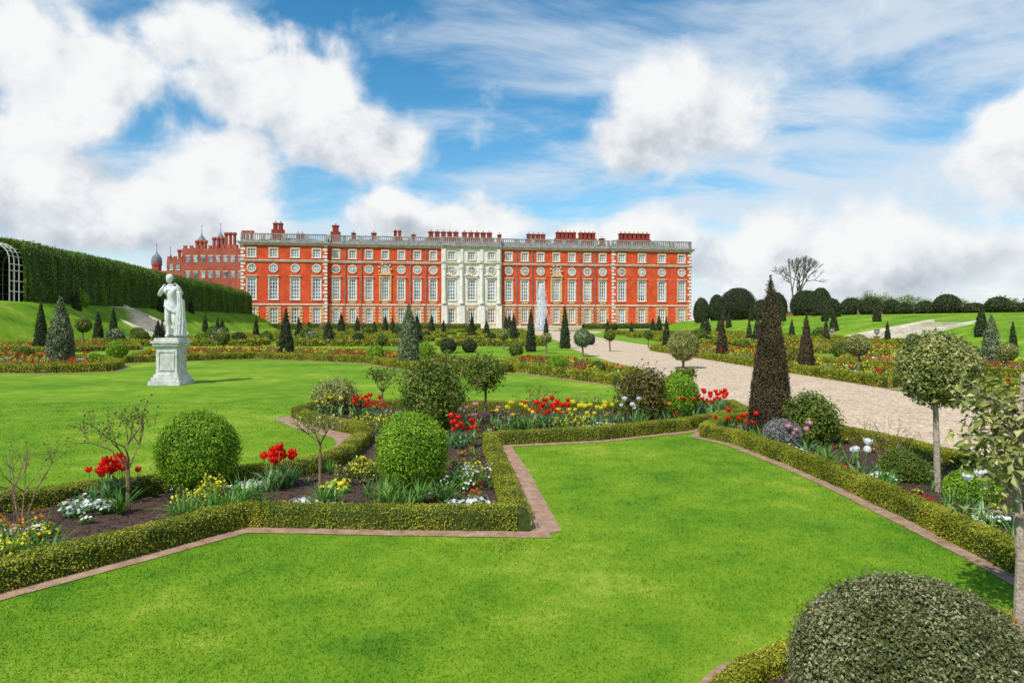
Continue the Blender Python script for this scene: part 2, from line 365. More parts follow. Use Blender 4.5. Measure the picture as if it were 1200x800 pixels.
# ------------------------------------------------------------------ plant templates
def strip(L,w,curv,lean,nseg=4,up=1.0):
    V=[];F=[];x=z=0;a=math.radians(90-lean)
    for i in range(nseg+1):
        t=i/nseg; ww=w*(.55+.9*t-1.45*t**2)*1.1+.0008 if t<1 else .0006
        V+=[(x,-ww,z),(x,ww,z)]
        x+=math.cos(a)*L/nseg; z+=math.sin(a)*L/nseg*up; a-=math.radians(curv)/nseg
    F=[(2*i,2*i+1,2*i+3,2*i+2) for i in range(nseg)]
    return np.array(V),np.array(F)
def rotz(V,a):
    c,s=math.cos(a),math.sin(a); V=np.array(V); return np.c_[V[:,0]*c-V[:,1]*s,V[:,0]*s+V[:,1]*c,V[:,2]]
class TPL:
    def __init__(s): s.V=np.zeros((0,3)); s.F=[]
    def add(s,V,F,m): 
        s.F.append((np.array(F)+len(s.V),m)); s.V=np.concatenate([s.V,V])
def tulip_tpl(seed,H=.34):
    r=random.Random(seed); T=TPL(); H=H*r.uniform(.85,1.1); op=r.uniform(.9,1.5)
    a=np.arange(3)*2.094; T.add(np.concatenate([np.c_[np.cos(a)*.004,np.sin(a)*.004,a*0],np.c_[np.cos(a)*.003,np.sin(a)*.003,a*0+H]]),[(i,(i+1)%3,3+(i+1)%3,3+i) for i in range(3)],0)
    for k in range(4):
        V,F=strip(r.uniform(.2,.3),.024,r.uniform(20,70),r.uniform(10,35)); T.add(rotz(V,k*1.7+r.random()),F,0)
    for k in range(6):
        rr=1 if k%2 else .9; V=[]
        for (rad,z,w) in [(.006,0,.006),(.026,.016,.019),(.029*op,.042,.02),(.020*rr*op*op,.068,.005)]:
            V+=[(rad*rr,-w,H+z),(rad*rr,w,H+z)]
        T.add(rotz(np.array(V),k*1.047),[(0,1,3,2),(2,3,5,4),(4,5,7,6)],1)
    return T
def strap_tpl(seed,n=16,L=.32,w=.008):
    r=random.Random(seed); T=TPL()
    for k in range(n):
        V,F=strip(L*r.uniform(.6,1.1),w*r.uniform(.8,1.3),r.uniform(15,95),r.uniform(4,35),5); V=V+np.array([r.uniform(-.01,.03),0,0]); T.add(rotz(V,r.uniform(0,6.28)),F,0)
    return T
def lowflower_tpl(seed,nl=26,nf=9,R=.09,fs=.019,hh=.07):
    r=random.Random(seed); T=TPL()
    for k in range(nl):
        V,F=strip(r.uniform(.05,.10),.014,r.uniform(20,80),r.uniform(20,70),2); V=V+np.array([r.uniform(0,R*.5),0,r.uniform(0,.02)]); T.add(rotz(V,r.uniform(0,6.28)),F,0)
    for k in range(nf):
        a=r.uniform(0,6.28); rad=R*math.sqrt(r.random()); c=np.array([math.cos(a)*rad,math.sin(a)*rad,hh+r.uniform(-.02,.03)])
        nrm=np.array([math.cos(a)*.5+r.uniform(-.4,.4),math.sin(a)*.5+r.uniform(-.4,.4),.7]); nrm/=np.linalg.norm(nrm)
        t=np.cross(nrm,[0,1,.1]); t/=np.linalg.norm(t); b=np.cross(nrm,t)
        for j in range(5):
            q=j*1.2566; u=t*math.cos(q)+b*math.sin(q); v=-t*math.sin(q)+b*math.cos(q)
            T.add(np.array([c,c+u*fs*.6+v*fs*.5+nrm*.003,c+u*fs*1.1,c+u*fs*.6-v*fs*.5+nrm*.003]),[(0,1,2,3)],1)
    return T
def bushy_tpl(seed,n=90,R=.11,H=.22,nf=14,fs=.016,ls=.05):
    r=random.Random(seed); T=TPL()
    for k in range(n+nf):
        fl=k>=n; a=r.uniform(0,6.28); ph=math.acos(r.uniform(0.05 if not fl else .3,1)); rr=r.uniform(.6,1.0) if not fl else r.uniform(.95,1.12)
        c=np.array([math.cos(a)*math.sin(ph)*R*rr,math.sin(a)*math.sin(ph)*R*rr,.02+math.cos(ph)*H*rr])
        nrm=np.array([math.cos(a),math.sin(a),.6])+np.array([r.gauss(0,.6) for _ in range(3)]); nrm/=np.linalg.norm(nrm)
        t=np.cross(nrm,[r.gauss(0,1) for _ in range(3)]); t/=np.linalg.norm(t); b=np.cross(nrm,t)
        s=ls if not fl else fs*2; w=.35 if not fl else .9
        T.add(np.array([c-t*s*.5,c+b*s*w*.5,c+t*s*.5,c-b*s*w*.5]),[(0,1,2,3)],1 if fl else 0)
    return T
TT=[tulip_tpl(i) for i in range(5)]; TS=[strap_tpl(i) for i in range(3)]; TL=[lowflower_tpl(i) for i in range(3)]; TB=[bushy_tpl(i,nf=20) for i in range(3)]
KMAT=[GREEN,BLUEG,OLIVE,RED,DRED,WHITE,YELL,PINK,ORNG,BRZ]
CI={'red':3,'dred':4,'white':5,'yellow':6,'pink':7,'orange':8}
def put(mb,tpls,P,green,col,smin=.85,smax=1.15,tilt=.12):
    P=np.asarray(P,float)
    if len(P)==0: return
    if P.shape[1]==2: P=np.c_[P,np.full(len(P),.015)]
    w=rng.integers(0,len(tpls),len(P))
    for k,T in enumerate(tpls):
        s=P[w==k]; n=len(s)
        if n: mb.inst(T.V,[(f,green if m==0 else col) for f,m in T.F],s,rng.uniform(smin,smax,n),rng.uniform(0,6.28,n),np.abs(rng.normal(0,tilt,n)),rng.uniform(0,6.28,n))
def cluster(c,n,s): return np.array(c)+rng.normal(size=(n,2))*s

# ------------------------------------------------------------------ ground
ys=[-400,-50,0,30,45,60,75,95,115,130,141,146,152,170,400,3500]
mb=MB(); V=[]
for y in ys:
    yy=max(-50,min(y,150)) 
    xs=[(-4000,zL(max(y,-50))),(topL(yy)-25,zL(max(y,-50))),(topL(yy),zL(max(y,-50))),(topL(yy)+.8,zL(max(y,-50))*.93),(toeL(yy)-.8,zL(max(y,-50))*.06),(toeL(yy),0),(-15,0),(0,0),(15,0),(30,0),(30.8,.12*zRf(y)),(36.4,1.5*zRf(y)),(37,1.6*zRf(y)),(46,1.8*zRf(y)),(52,2.6*zRf(y)),(60,2.6*zRf(y)),(4000,2.6*zRf(y))]
    V+=[(x,y,z) for x,z in xs]
nc=17
F=[(j*nc+i,j*nc+i+1,(j+1)*nc+i+1,(j+1)*nc+i) for j in range(len(ys)-1) for i in range(nc-1)]
mb.add(V,F,0); mb.build('ground',[LAWN],smooth=False)

def flat(name,poly,z,mat,parent=None):
    me=bpy.data.meshes.new(name); me.from_pydata([(x,y,z) for x,y in poly],[],[list(range(len(poly)))]); me.materials.append(mat)
    ob=bpy.data.objects.new(name,me); scene.collection.objects.link(ob)
    if parent: ob.parent=parent
    return ob

# gravel walk
path_poly=[(4.0,2.0)]+svl([(1290,610),(1140,556),(1000,520),(900,500),(862,487)])+svl([(800,458),(748,434),(700,419),(668,408)])+[(3.9,58),(3.6,80),(-3,96),(-5,104),(-4,114),(-6,128),(-34,126),(-36,131),(10,137),(28,139),(28,134),(13,131),(12,118),(14,108),(13,98),(8.6,84)]+svl([(742,402),(790,409),(850,425),(950,441),(1060,460),(1250,493)])+[(10.6,2.0)]
flat('gravel_path',path_poly,.008,GRAVEL)
fc=[(-52,143),(44,159),(44,163.5),(-58,146.8)]
flat('gravel_forecourt',fc,.012,GRAVEL)

# ------------------------------------------------------------------ near beds
BF=svl([(-160,735),(0,690),(150,651),(288,614),(420,617),(606,619)])+svl([(590,572),(573,521),(700,515),(800,504),(874,489)])+svl([(856,479),(740,483),(640,483),(540,480),(440,479),(380,481),(348,489),(372,499),(418,508),(428,518),(405,540),(365,556),(250,571),(100,587),(0,602),(-160,628)])
BR=svl([(828,512),(866,520),(930,544),(1000,574),(1090,616),(1192,668),(1300,725),(1420,700),(1330,615),(1190,566),(1060,530),(960,508),(880,496),(845,499)])
BQ=svl([(845,830),(880,797),(930,776),(1010,764),(1120,752),(1215,735),(1330,760),(1300,900),(900,900)])
EXCL=[BF,BR,BQ]
def near_bed(poly,plan,extra_strap=60,bushn=40,hw=.20,hh=.19,edge=.30,leaf=.017,chips=9000,hedge_pts=None,closed=True):
    e=empty('flower_bed')
    flat('soil',poly,.016,SOIL,e)
    m=MB(); ribbon(m,hedge_pts or poly,closed,edge/2+.09,.006,0,.3); m.build('earth_edging',[EARTH],e)
    m=MB(); hedge(m,hedge_pts or poly,closed,hw,hh,leaf,2.0,cap=170000); m.build('box_hedge',[BOX,BOXC],e)
    P=inpoly(poly,chips,.05); m=MB(); Z=np.c_[P,rng.uniform(.014,.035,len(P))]; leaves(m,Z,np.tile([0,0,1.0],(len(P),1)),.028,0,.5,.5); m.build('bark_mulch',[CHIP],e)
    m=MB()
    for (k,u,v,n,s,*c) in plan:
        C=cluster(sv(u,v),n,s); C=C[pip(C,poly)]; C=C[edged(C,poly)>.12] if len(C) else C
        if not len(C): continue
        if k=='tulip': put(m,TT,C,1,CI[c[0]],.75,1.15)
        elif k=='strap': put(m,TS,C,0,0,.6,1.1)
        elif k=='low': put(m,TL,C,0,CI[c[0]],.8,1.2)
        elif k=='bush': put(m,TB,C,2,CI[c[0]],.6,1.0)
    C=inpoly(poly,extra_strap,.16); put(m,TS,C,0,0,.3,.8)
    C=inpoly(poly,extra_strap//3,.16); put(m,TT[:1],C,1,1,.4,.6)
    for col in ('white','yellow','red','pink','orange'):
        C=inpoly(poly,bushn//5+1,.18); put(m,TL if rng.random()<.6 else TB,C,2,CI[col],.5,.95)
    m.build('flowers',KMAT,e); return e
planF=[('tulip',128,590,24,.10,'red'),('tulip',325,574,18,.08,'red'),('tulip',545,525,14,.12,'red'),('tulip',430,492,20,.15,'red'),('tulip',640,500,30,.2,'red'),('tulip',610,503,10,.15,'yellow'),
('tulip',685,502,18,.22,'yellow'),('tulip',815,488,26,.3,'red'),('tulip',838,482,14,.25,'red'),('tulip',735,497,7,.2,'white'),('tulip',380,487,14,.14,'yellow'),('tulip',780,492,10,.3,'orange'),('tulip',560,505,8,.2,'pink'),('tulip',585,545,3,.08,'pink'),
('low',100,602,18,.13,'white'),('low',180,633,15,.08,'white'),('low',355,601,14,.08,'white'),('low',552,600,11,.08,'white'),('low',290,578,11,.10,'white'),('low',700,505,16,.2,'white'),('low',395,575,8,.1,'yellow'),('low',215,575,8,.1,'white'),('low',20,632,8,.1,'white'),('low',520,565,8,.12,'yellow'),
('bush',235,592,13,.12,'yellow'),('bush',18,660,11,.12,'yellow'),('bush',415,562,12,.12,'yellow'),('bush',675,503,18,.25,'yellow'),('bush',450,500,18,.25,'yellow'),('bush',590,500,10,.3,'pink'),('bush',10,640,5,.1,'orange'),('bush',530,560,8,.15,'yellow'),('bush',150,580,6,.12,'yellow'),('bush',545,575,7,.1,'white'),
('strap',40,660,8,.10),('strap',215,612,6,.06),('strap',262,602,12,.10),('strap',450,590,12,.10),('strap',385,597,6,.06),('strap',490,593,7,.10),('strap',560,575,10,.12),('strap',520,590,5,.08),('strap',150,600,4,.08),('strap',300,595,5,.08),('strap',500,500,12,.4),('strap',760,495,18,.5),('strap',600,505,12,.4)]
near_bed(BF,planF,50,55,chips=11000)
planR=[('low',1072,592,12,.07,'dred'),('low',890,530,14,.12,'dred'),('low',935,535,8,.08,'white'),('low',1012,566,8,.08,'white'),('low',1160,615,9,.08,'white'),('tulip',1012,566,4,.08,'white'),('tulip',1160,618,4,.10,'white'),('tulip',935,532,5,.12,'pink'),
('strap',1035,575,6,.10),('strap',1130,612,7,.12),('strap',960,545,7,.15),('strap',900,520,7,.2),('low',985,550,7,.12,'dred'),('tulip',868,514,10,.15,'red'),('strap',1175,640,6,.1)]
near_bed(BR,planR,28,18,chips=7000)
near_bed(BQ,[('low',1150,770,6,.1,'white')],6,3,chips=2500,leaf=.015,hw=.13,hh=.10,edge=.16)
strip_poly=svl([(606,632),(658,622),(622,556),(598,521),(575,519),(590,572)])
flat('earth_path',strip_poly,.0045,EARTH)
curl=svl([(340,488),(366,500),(412,511),(420,519),(396,543),(356,560)])
m=MB(); ribbon(m,curl,False,.30,.0047,0,.25); m.build('earth_path',[EARTH])

# near grass blades
lawn_ex=EXCL+[path_poly,strip_poly]
NB=260000
y=np.exp(rng.uniform(np.log(2.4),np.log(15),NB)); x=rng.uniform(-1,1,NB)*(y*.85+1.2)
P=np.c_[x,y]; k=np.ones(NB,bool)
for pl in lawn_ex: k&=~pip(P,pl)
for pl in EXCL: k&=edged(P,pl)>.22
k&=edged(P,curl,False)>.28
P=P[k]; n=len(P); d=P[:,1]
h=rng.uniform(.007,.017,n)*(1+.2*lump(np.c_[P,np.zeros(n)],5,2.5)); w=.0014+.0005*d
tuft=rng.random(n)<.004; h[tuft]*=2.2
a=rng.uniform(0,6.28,n); ln=rng.normal(size=(n,2))*.6*h[:,None]
b0=np.c_[P[:,0]-np.cos(a)*w,P[:,1]-np.sin(a)*w,np.zeros(n)]; b1=np.c_[P[:,0]+np.cos(a)*w,P[:,1]+np.sin(a)*w,np.zeros(n)]; tp=np.c_[P+ln,h]
mb=MB(); mb.add(np.stack([b0,b1,tp],1).reshape(-1,3),np.arange(3*n).reshape(n,3),0)
for (u,v,q,s) in [(598,640,220,.10),(450,760,60,.08),(250,740,60,.08),(760,690,90,.12),(845,560,140,.2),(980,690,70,.1)]:
    C=cluster(sv(u,v),q,s); k=~(pip(C,BF)|pip(C,strip_poly)|pip(C,BR)); C=C[k]; q=len(C)
    a=rng.uniform(0,6.28,q); hh=rng.uniform(.02,.05,q); ln=rng.normal(size=(q,2))*.02
    mb.add(np.stack([np.c_[C[:,0]-np.cos(a)*.003,C[:,1]-np.sin(a)*.003,np.zeros(q)],np.c_[C[:,0]+np.cos(a)*.003,C[:,1]+np.sin(a)*.003,np.zeros(q)],np.c_[C+ln,hh]],1).reshape(-1,3),np.arange(3*q).reshape(q,3),0)
mb.build('lawn_grass',[BLADE])

# ------------------------------------------------------------------ named shrubs in near beds
at=sv
x,y=at(232,574); topiary('box_ball',x,y,ballprof(.38,.41,1.04),.024,BALL,BOXC,amp=.08,fuzz=.025)
x,y=at(481,574); topiary('box_ball',x,y,ballprof(.35,.41,1.1),.024,BALL,BOXC,amp=.08,fuzz=.025)
x,y=at(795,489); topiary('box_ball',x,y,ballprof(.36,.40,1.1),.034,BALL,BOXC)
x,y=at(903,512); topiary('yew_cone',x,y,coneprof(.32,2.50,0,.12),.030,YEWR,YEWC,amp=.04,lsc=3,fuzz=.014)
x,y=at(1099,577); topiary('standard_holly_tree',x,y,ballprof(.355,1.29),.034,VARI,BOXC,trunk=(1.1,.028),tm=PALEB,amp=.06,fuzz=.03)
x,y=at(916,527); topiary('lavender_bush',x,y,ballprof(.23,.2,.9),.022,GREY,BOXC,amp=.12)
x,y=at(950,520); topiary('green_shrub',x,y,ballprof(.32,.34,1.1),.045,OLIVE,BOXC,amp=.18,coref=.75,fuzz=.05,cover=2.8)
x,y=at(1065,562); topiary('low_box_dome',x,y,ballprof(.29,.12,.75),.022,OLIVE,BOXC,amp=.1)
x,y=at(1140,585); topiary('low_box_dome',x,y,ballprof(.23,.10,.75),.022,BALL,BOXC,amp=.1)
topiary('clipped_bush',1.76,2.98,ballprof(.50,.20,.88),.017,DULL,BOXC,amp=.035,cap=60000,fuzz=.016,cover=2.2)
x,y=at(505,503); topiary('evergreen_shrub',x,y,ballprof(.40,.55,1.3),.055,OLIVE,BOXC,amp=.3,coref=.55,fuzz=.10,cover=3)
x,y=at(755,489); topiary('bronze_shrub',x,y,ballprof(.38,.42,1.1),.06,BRZ,BOXC,amp=.26,coref=.6,fuzz=.09,cover=3)
def twig(name,u,v,h,seed,lm,**kw):
    x,y=at(u,v); m=MB(); twigplant(m,(0,0,0),h,seed,**kw); o=m.build(name,[TWIG,lm]); o.location=(x,y,gz(x,y)); return o
twig('rose_bush',25,625,.85,3,BRZ,n0=6,lev=3,spread=.45,r0=.009,nleaf=1,leaf=.022)
twig('rose_bush',150,592,.95,8,OLIVE,n0=5,lev=4,spread=.5,r0=.012,nleaf=2,leaf=.03,stem=.35)
twig('rose_bush',1035,548,.65,12,BRZ,n0=7,lev=3,spread=.45,r0=.007,nleaf=1,leaf=.02)
twig('rose_bush',625,496,.72,15,OLIVE,n0=6,lev=3,spread=.5,r0=.009,nleaf=2,leaf=.04)
twig('rose_bush',690,492,.55,19,BRZ,n0=5,lev=3,spread=.5,r0=.008,nleaf=1,leaf=.035)
twig('standard_shrub',375,578,.92,22,VARI,n0=6,lev=3,spread=.8,r0=.010,nleaf=3,leaf=.028,stem=.5)
twig('standard_shrub',448,492,1.0,25,OLIVE,n0=6,lev=3,spread=.7,r0=.012,nleaf=5,leaf=.045,stem=.5)
twig('standard_shrub',803,474,.80,28,OLIVE,n0=7,lev=3,spread=1.2,r0=.012,nleaf=5,leaf=.06,stem=.5)
twig('evergreen_shrub',520,500,1.15,41,OLIVE,n0=7,lev=4,spread=.5,r0=.012,nleaf=5,leaf=.05)
x,y=at(568,494); topiary('standard_tree',x,y,ballprof(.30,.88,.85),.05,OLIVE,BOXC,trunk=(.8,.02),amp=.26,coref=.5,fuzz=.07,cover=2.4)
x,y=at(395,484); topiary('flowering_shrub',x,y,ballprof(.40,.28,.75),.045,VARI,BOXC,amp=.2,coref=.7,fuzz=.06)
# right foreground small tree with large variegated leaves
m=MB(); x,y=at(1194,748)
tube(m,(0,0,-.02),(.015,0,.45),.034,.029,0,10); tube(m,(.015,0,.45),(.0,.02,.85),.029,.022,0,10); tube(m,(0,.02,.85),(.04,.02,1.5),.022,.012,0,8)
r=np.random.default_rng(5); tips=[]
for i in range(46):
    a=r.uniform(0,6.28); st=np.array([.01,.02,r.uniform(.7,1.35)]); d=np.array([math.cos(a)*.9,math.sin(a)*.9,r.uniform(-.1,.9)]); d/=np.linalg.norm(d); L=r.uniform(.18,.42)
    q=st
    for s_ in range(3):
        q2=q+d*L/3+r.normal(size=3)*.02; tube(m,q,q2,.008-.002*s_,.006-.002*s_,0,5); q=q2
        for _ in range(8): tips.append(q+r.normal(size=3)*.045)
T=np.array(tips); c=np.array([0,.02,1.0]); leaves(m,T,(T-c)*2+[0,0,.3],.066,1,.6,.5)
o=m.build('variegated_tree',[PALEB,VARI]); o.location=(x,y,0)

# ------------------------------------------------------------------ mid / far beds
def far_bed(poly,col=('red','yellow','white'),dens=6.0,hw=.3,hh=.28,leaf=.06,hedgecover=1.8,fs=1.0):
    e=empty('flower_bed'); flat('soil',poly,.016,SOIL,e)
    m=MB(); ribbon(m,poly,True,.38,.006,0,1); m.build('earth_edging',[EARTH],e)
    m=MB(); hedge(m,poly,True,hw,hh,leaf,hedgecover); m.build('box_hedge',[BOX,BOXC],e)
    A=area(poly); m=MB(); n=int(min(1000,A*dens))
    C=inpoly(poly,n,.25)
    if len(C):
        # planting drifts: gaps of bare soil, foliage, and drifts of colour
        sel=lump(np.c_[C,np.zeros(len(C))],random.randint(0,999),1.5)+rng.normal(size=len(C))*.22
        q=np.digitize(sel,[-.42,-.22,-.02,.28,.42,.6])
        put(m,TB,C[q==0],2,CI[col[0]],1.1*fs,1.6*fs); put(m,TS,C[q==1],0,0,.9*fs,1.3*fs)
        put(m,TB,C[q==3],2,CI[col[1]],.9*fs,1.6*fs); put(m,TS,C[q==4],0,0,.8*fs,1.3*fs)
        put(m,TT,C[q==5],1,CI[col[0]],.9*fs,1.2*fs); put(m,TL,C[q==6],0,CI[col[2]],1.3*fs,2.0*fs)
        m.build('flowers',KMAT,e)
    EXCL.append(poly)
M=[ [(765,411),(850,424),(950,440),(1040,454),(1078,450),(1045,440),(1000,432),(920,420),(850,412),(790,405)],
    [(985,428),(1080,436),(1230,445),(1230,432),(1100,424),(1000,420)],
    [(1085,463),(1260,479),(1260,466),(1120,455)],
    [(-60,436),(60,437),(125,435),(140,430),(120,425),(60,422),(-60,421)],
    [(150,425),(300,420),(430,425),(500,436),(560,440),(605,434),(520,424),(440,416),(300,412),(180,415)],
    [(592,433),(640,440),(725,451),(748,444),(700,433),(650,425),(610,425)],
    [(-60,412),(60,413),(160,410),(160,406),(60,406),(-60,405)],
    [(880,409),(960,414),(1120,417),(1120,411),(980,407),(900,404)] ]
for i,p in enumerate(M):
    far_bed(svl(p),[('red','yellow','white'),('yellow','red','white'),('red','yellow','white')][i%3],dens=8 if i<6 else 4.5,leaf=.05 if i<6 else .09)
rows=[(47,3.2),(57,3.5),(69,4),(83,4),(100,5)]
for j,(yy,dp) in enumerate(rows):
    for (xa,xb) in [(-30,-18),(-16,-7),(-5,2)]:
        far_bed([(xa,yy),(xb-.1*j,yy+.4),(xb-.1*j,yy+dp),(xa,yy+dp-.3)],('red','yellow','white') if (j+int(xa))%2 else ('yellow','white','red'),dens=1.7,hw=.4,hh=.4,leaf=.12,fs=1.2)
    for (xa,xb) in [(12.5,20),(21.5,28)]:
        if yy>95: continue
        far_bed([(xa,yy),(xb,yy),(xb,yy+dp),(xa,yy+dp)],('yellow','red','white') if j%2 else ('red','orange','pink'),dens=1.7,hw=.4,hh=.4,leaf=.12,fs=1.2)
cones=[(48,412,352,8,'d'),(71,428,347,14,'h'),(133,400,360,6,'d'),(335,418,360,9,'d'),(479,431,355,12,'h'),(400,392,366,5,'d'),(553,396,366,4,'d'),(602,402,366,5,'d'),(622,412,361,6,'d'),(662,408,356,6,'d'),
(781,410,370,5,'d'),(846,420,368,7,'r'),(945,436,366,9,'r'),(1162,434,368,10,'h'),(1187,416,375,5,'d'),(828,397,372,4,'d'),(878,402,374,4,'d'),(928,398,374,4,'d'),(968,404,372,4,'r'),(300,398,370,4,'d'),(255,396,372,4,'d'),(712,397,374,4,'d'),(740,395,376,3,'d'),(520,394,374,3,'d'),(460,392,370,3,'d'),(350,392,370,3,'d'),(640,394,370,3,'d'),(1040,404,376,4,'d'),(900,395,376,3,'d'),(190,402,374,4,'d')]
for (u,v,t,hw,k) in cones:
    x,y=at(u,v); h=(v-t)*y/800; r=hw*y/800
    topiary('holly_cone' if k=='h' else 'yew_cone',x,y,coneprof(r,h,0,.28 if k=='h' else .08),max(.045,y*.0024),{'d':YEW,'r':YEWR,'h':HOLLY}[k],amp=.07,cap=9000)
balls=[(96,396,8,'b'),(137,421,11,'b'),(165,405,9,'o'),(210,408,8,'h'),(440,425,10,'b'),(497,425,12,'b'),(525,414,9,'y'),(550,413,8,'y'),(605,417,8,'o'),(653,439,11,'b'),(280,405,8,'y'),(312,402,7,'o'),(365,402,7,'h'),(420,404,7,'y'),(470,402,7,'o'),(575,402,6,'y'),(690,404,7,'y'),(872,412,7,'o'),(910,408,6,'y'),(985,418,9,'o'),(1060,424,9,'b'),(1100,430,9,'o'),(1140,420,7,'y'),(830,404,5,'y'),(235,402,7,'b'),(540,436,8,'o'),(30,424,9,'o'),(110,430,8,'b'),(700,441,9,'o'),(680,438,8,'h'),(388,398,5,'y'),(500,398,5,'y'),(930,430,9,'o'),(900,424,8,'h')]
for (u,v,r,k) in balls:
    x,y=at(u,v); r=r*y/800
    topiary('topiary_ball',x,y,ballprof(r,r*.95),max(.045,y*.0022),{'b':BALL,'o':OLIVE,'h':HOLLY,'y':YEW}[k],BOXC,cap=7000,amp=.08)
stds=[(801,432,405,17,'v'),(1005,440,404,12,'v'),(683,418,396,10,'h'),(98,410,381,8,'o'),(262,412,396,7,'o'),(448,414,398,6,'o'),(590,410,392,6,'v'),(1070,414,398,7,'h'),(760,408,392,5,'o'),(715,412,393,6,'o'),(1180,440,412,10,'v'),(640,414,396,6,'v')]
for (u,v,c,r,k) in stds:
    x,y=at(u,v); s=y/800; 
    topiary('standard_holly_tree',x,y,ballprof(r*s,(v-c)*s),max(.05,y*.0022),{'v':VARI,'h':HOLLY,'o':OLIVE}[k],BOXC,trunk=((v-c)*s,.04),cap=9000,amp=.08)
for i in range(46):
    yy=random.choice([48.5,58.5,71,85,102,122]); xx=random.choice([random.uniform(-33,1),random.uniform(-33,1),random.uniform(13,29)])
    if random.random()<.5: topiary('yew_cone',xx,yy,coneprof(.42,random.uniform(1.6,2.6)),.16,YEW,cap=1500)
    else: topiary('topiary_ball',xx,yy,ballprof(.6,.55),.15,random.choice([OLIVE,YEW,HOLLY]),BOXC,cap=1500)
m=MB()
for (a,b) in [((-44,128),(-6,131)),((14,134),(40,150)),((-50,139),(-16,144)),((-30,112),(-8,113))]:
    hedge(m,[a,b],False,.9,1.0,.2,1.8)
m.build('box_hedge',[OLIVE,BOXC])

# ------------------------------------------------------------------ banks: steps, urns, wall
def steps(name,x0,x1,y,zt,wid,n=14):
    e=empty(name); m=MB(); s=1 if x1>x0 else -1; L=abs(x1-x0)
    for i in range(n):
        a=x0+s*L*i/n; b=x0+s*(L+.3); m.box(min(a,b),max(a,b),y-wid/2,y+wid/2,-.05 if i==0 else zt*i/n,zt*(i+1)/n,0)
    m.build('treads',[STONE],e); m=MB()
    for sy in (-1,1):
        yy=y+sy*(wid/2+.25); yl,yh=yy-.22,yy+.22
        V=[(x0-s*.4,yl,-.05),(x0-s*.4,yh,-.05),(x0-s*.4,yl,.32),(x0-s*.4,yh,.32),(x1+s*.3,yl,zt+.25),(x1+s*.3,yh,zt+.25),(x1+s*.3,yl,-.05),(x1+s*.3,yh,-.05)]
        m.add(V,[(0,1,3,2),(2,3,5,4),(4,5,7,6),(0,2,4,6),(1,7,5,3)],0)
    m.build('flank_walls',[STONE],e)
steps('stone_steps',toeL(76)+.3,topL(76)-.3,76,zL(76),7,16)
steps('stone_steps',29.6,37.2,57.6,1.62,6,10)
def urn(x,y,z,s=1):
    m=MB(); m.box(-.42,.42,-.42,.42,-.1,.14,0); m.box(-.33,.33,-.33,.33,.14,.9,0); m.box(-.41,.41,-.41,.41,.9,1.02,0)
    revolve(m,(0,0,0),[(.2,1.02),(.14,1.1),(.1,1.2),(.3,1.4),(.38,1.65),(.33,1.8),(.42,1.9),(.44,1.95),(.3,1.93),(.01,1.9)],16,0)
    o=m.build('stone_urn',[GSTONE]); o.location=(x,y,z); o.scale=(s,s,s)
for (x,y) in [(topL(72)-.6,71.6),(topL(80)-.6,80.6)]: urn(x,y,gz(x,y),.6)
for (x,y) in [(28.8,61.4),(28.8,53.9)]: urn(x,y,0,.55)
m=MB()
m.box(56,56.5,30,148,2.5,3.5,0); m.box(55.9,56.6,30,148,3.5,3.62,1)
for yy in range(32,148,6): m.box(55.75,55.997,yy,yy+.7,2.5,3.497,0)
m.build('garden_wall',[brick_mat('wall_brick',(.36,.16,.11),(.28,.12,.08),(.3,.2,.15)),STONE])
yw=[(822,130,26,8),(840,133,30,8),(865,140,38,19),(893,125,24,9),(908,128,33,12),(945,125,35,16),(962,115,38,10),(975,105,25,9),(998,112,26,11),(1020,105,26,11),(1045,98,24,9),(1060,95,20,8),(1085,90,22,10),(1110,86,30,13),(1142,80,20,11),(1170,76,27,12),(1192,74,20,8),(1215,70,26,12),(1250,68,28,12)]
for (u,d,t,hw) in yw:
    x=(u-600)/800*d; z0=gz(x,d); zt=EYE+t*d/800; h=zt-z0; r=hw*d/800*1.15
    topiary('yew_dome',x,d,[(.01,0),(r*.75,.05),(r*.98,h*.25),(r,h*.45),(r*.9,h*.65),(r*.68,h*.84),(r*.38,h*.96),(.01,h)],.24,YEW,amp=.08,cap=5000)
for (x,y,h) in [(33,48,2.2),(38.5,50,2.4),(33,70,2.2),(38.5,72,2.6),(38.5,84,2.6),(33,88,2.3),(38.5,97,2.6),(38.5,110,2.6),(33,104,2.4),(38.5,124,2.8),(topL(64)+1,66,2.0),(topL(88)+1,88,2.2),(topL(100)+1,100,2.2),(toeL(60)+1,58,2.6),(toeL(88)+1.5,86,2.6)]:
    topiary('yew_cone',x,y,coneprof(.42,h),.14,YEW,cap=3000)
def crown_tree(name,x,y,h,r,lm,leaf=.35,nc=26,z0=None):
    z0=gz(x,y) if z0 is None else z0; m=MB(); rr=np.random.default_rng(random.randint(0,9999))
    tube(m,(0,0,-.1),(0,0,h*.45),.3,.2,1,7); Ps=[];Ns=[]
    for i in range(nc):
        d=rr.normal(size=3); d/=np.linalg.norm(d); c=np.array([0,0,h*.62])+d*np.array([r*.75,r*.75,h*.3])*rr.uniform(.3,1); s=r*rr.uniform(.22,.4)
        tube(m,(0,0,h*.35),c,.1,.04,1,4)
        v=rr.normal(size=(150,3)); v/=np.linalg.norm(v,axis=1,keepdims=True); Ps.append(c+v*s*rr.uniform(.6,1,(150,1))); Ns.append(v)
    leaves(m,np.concatenate(Ps),np.concatenate(Ns),leaf,0,.6)
    o=m.build(name,[lm,BARK]); o.location=(x,y,z0)
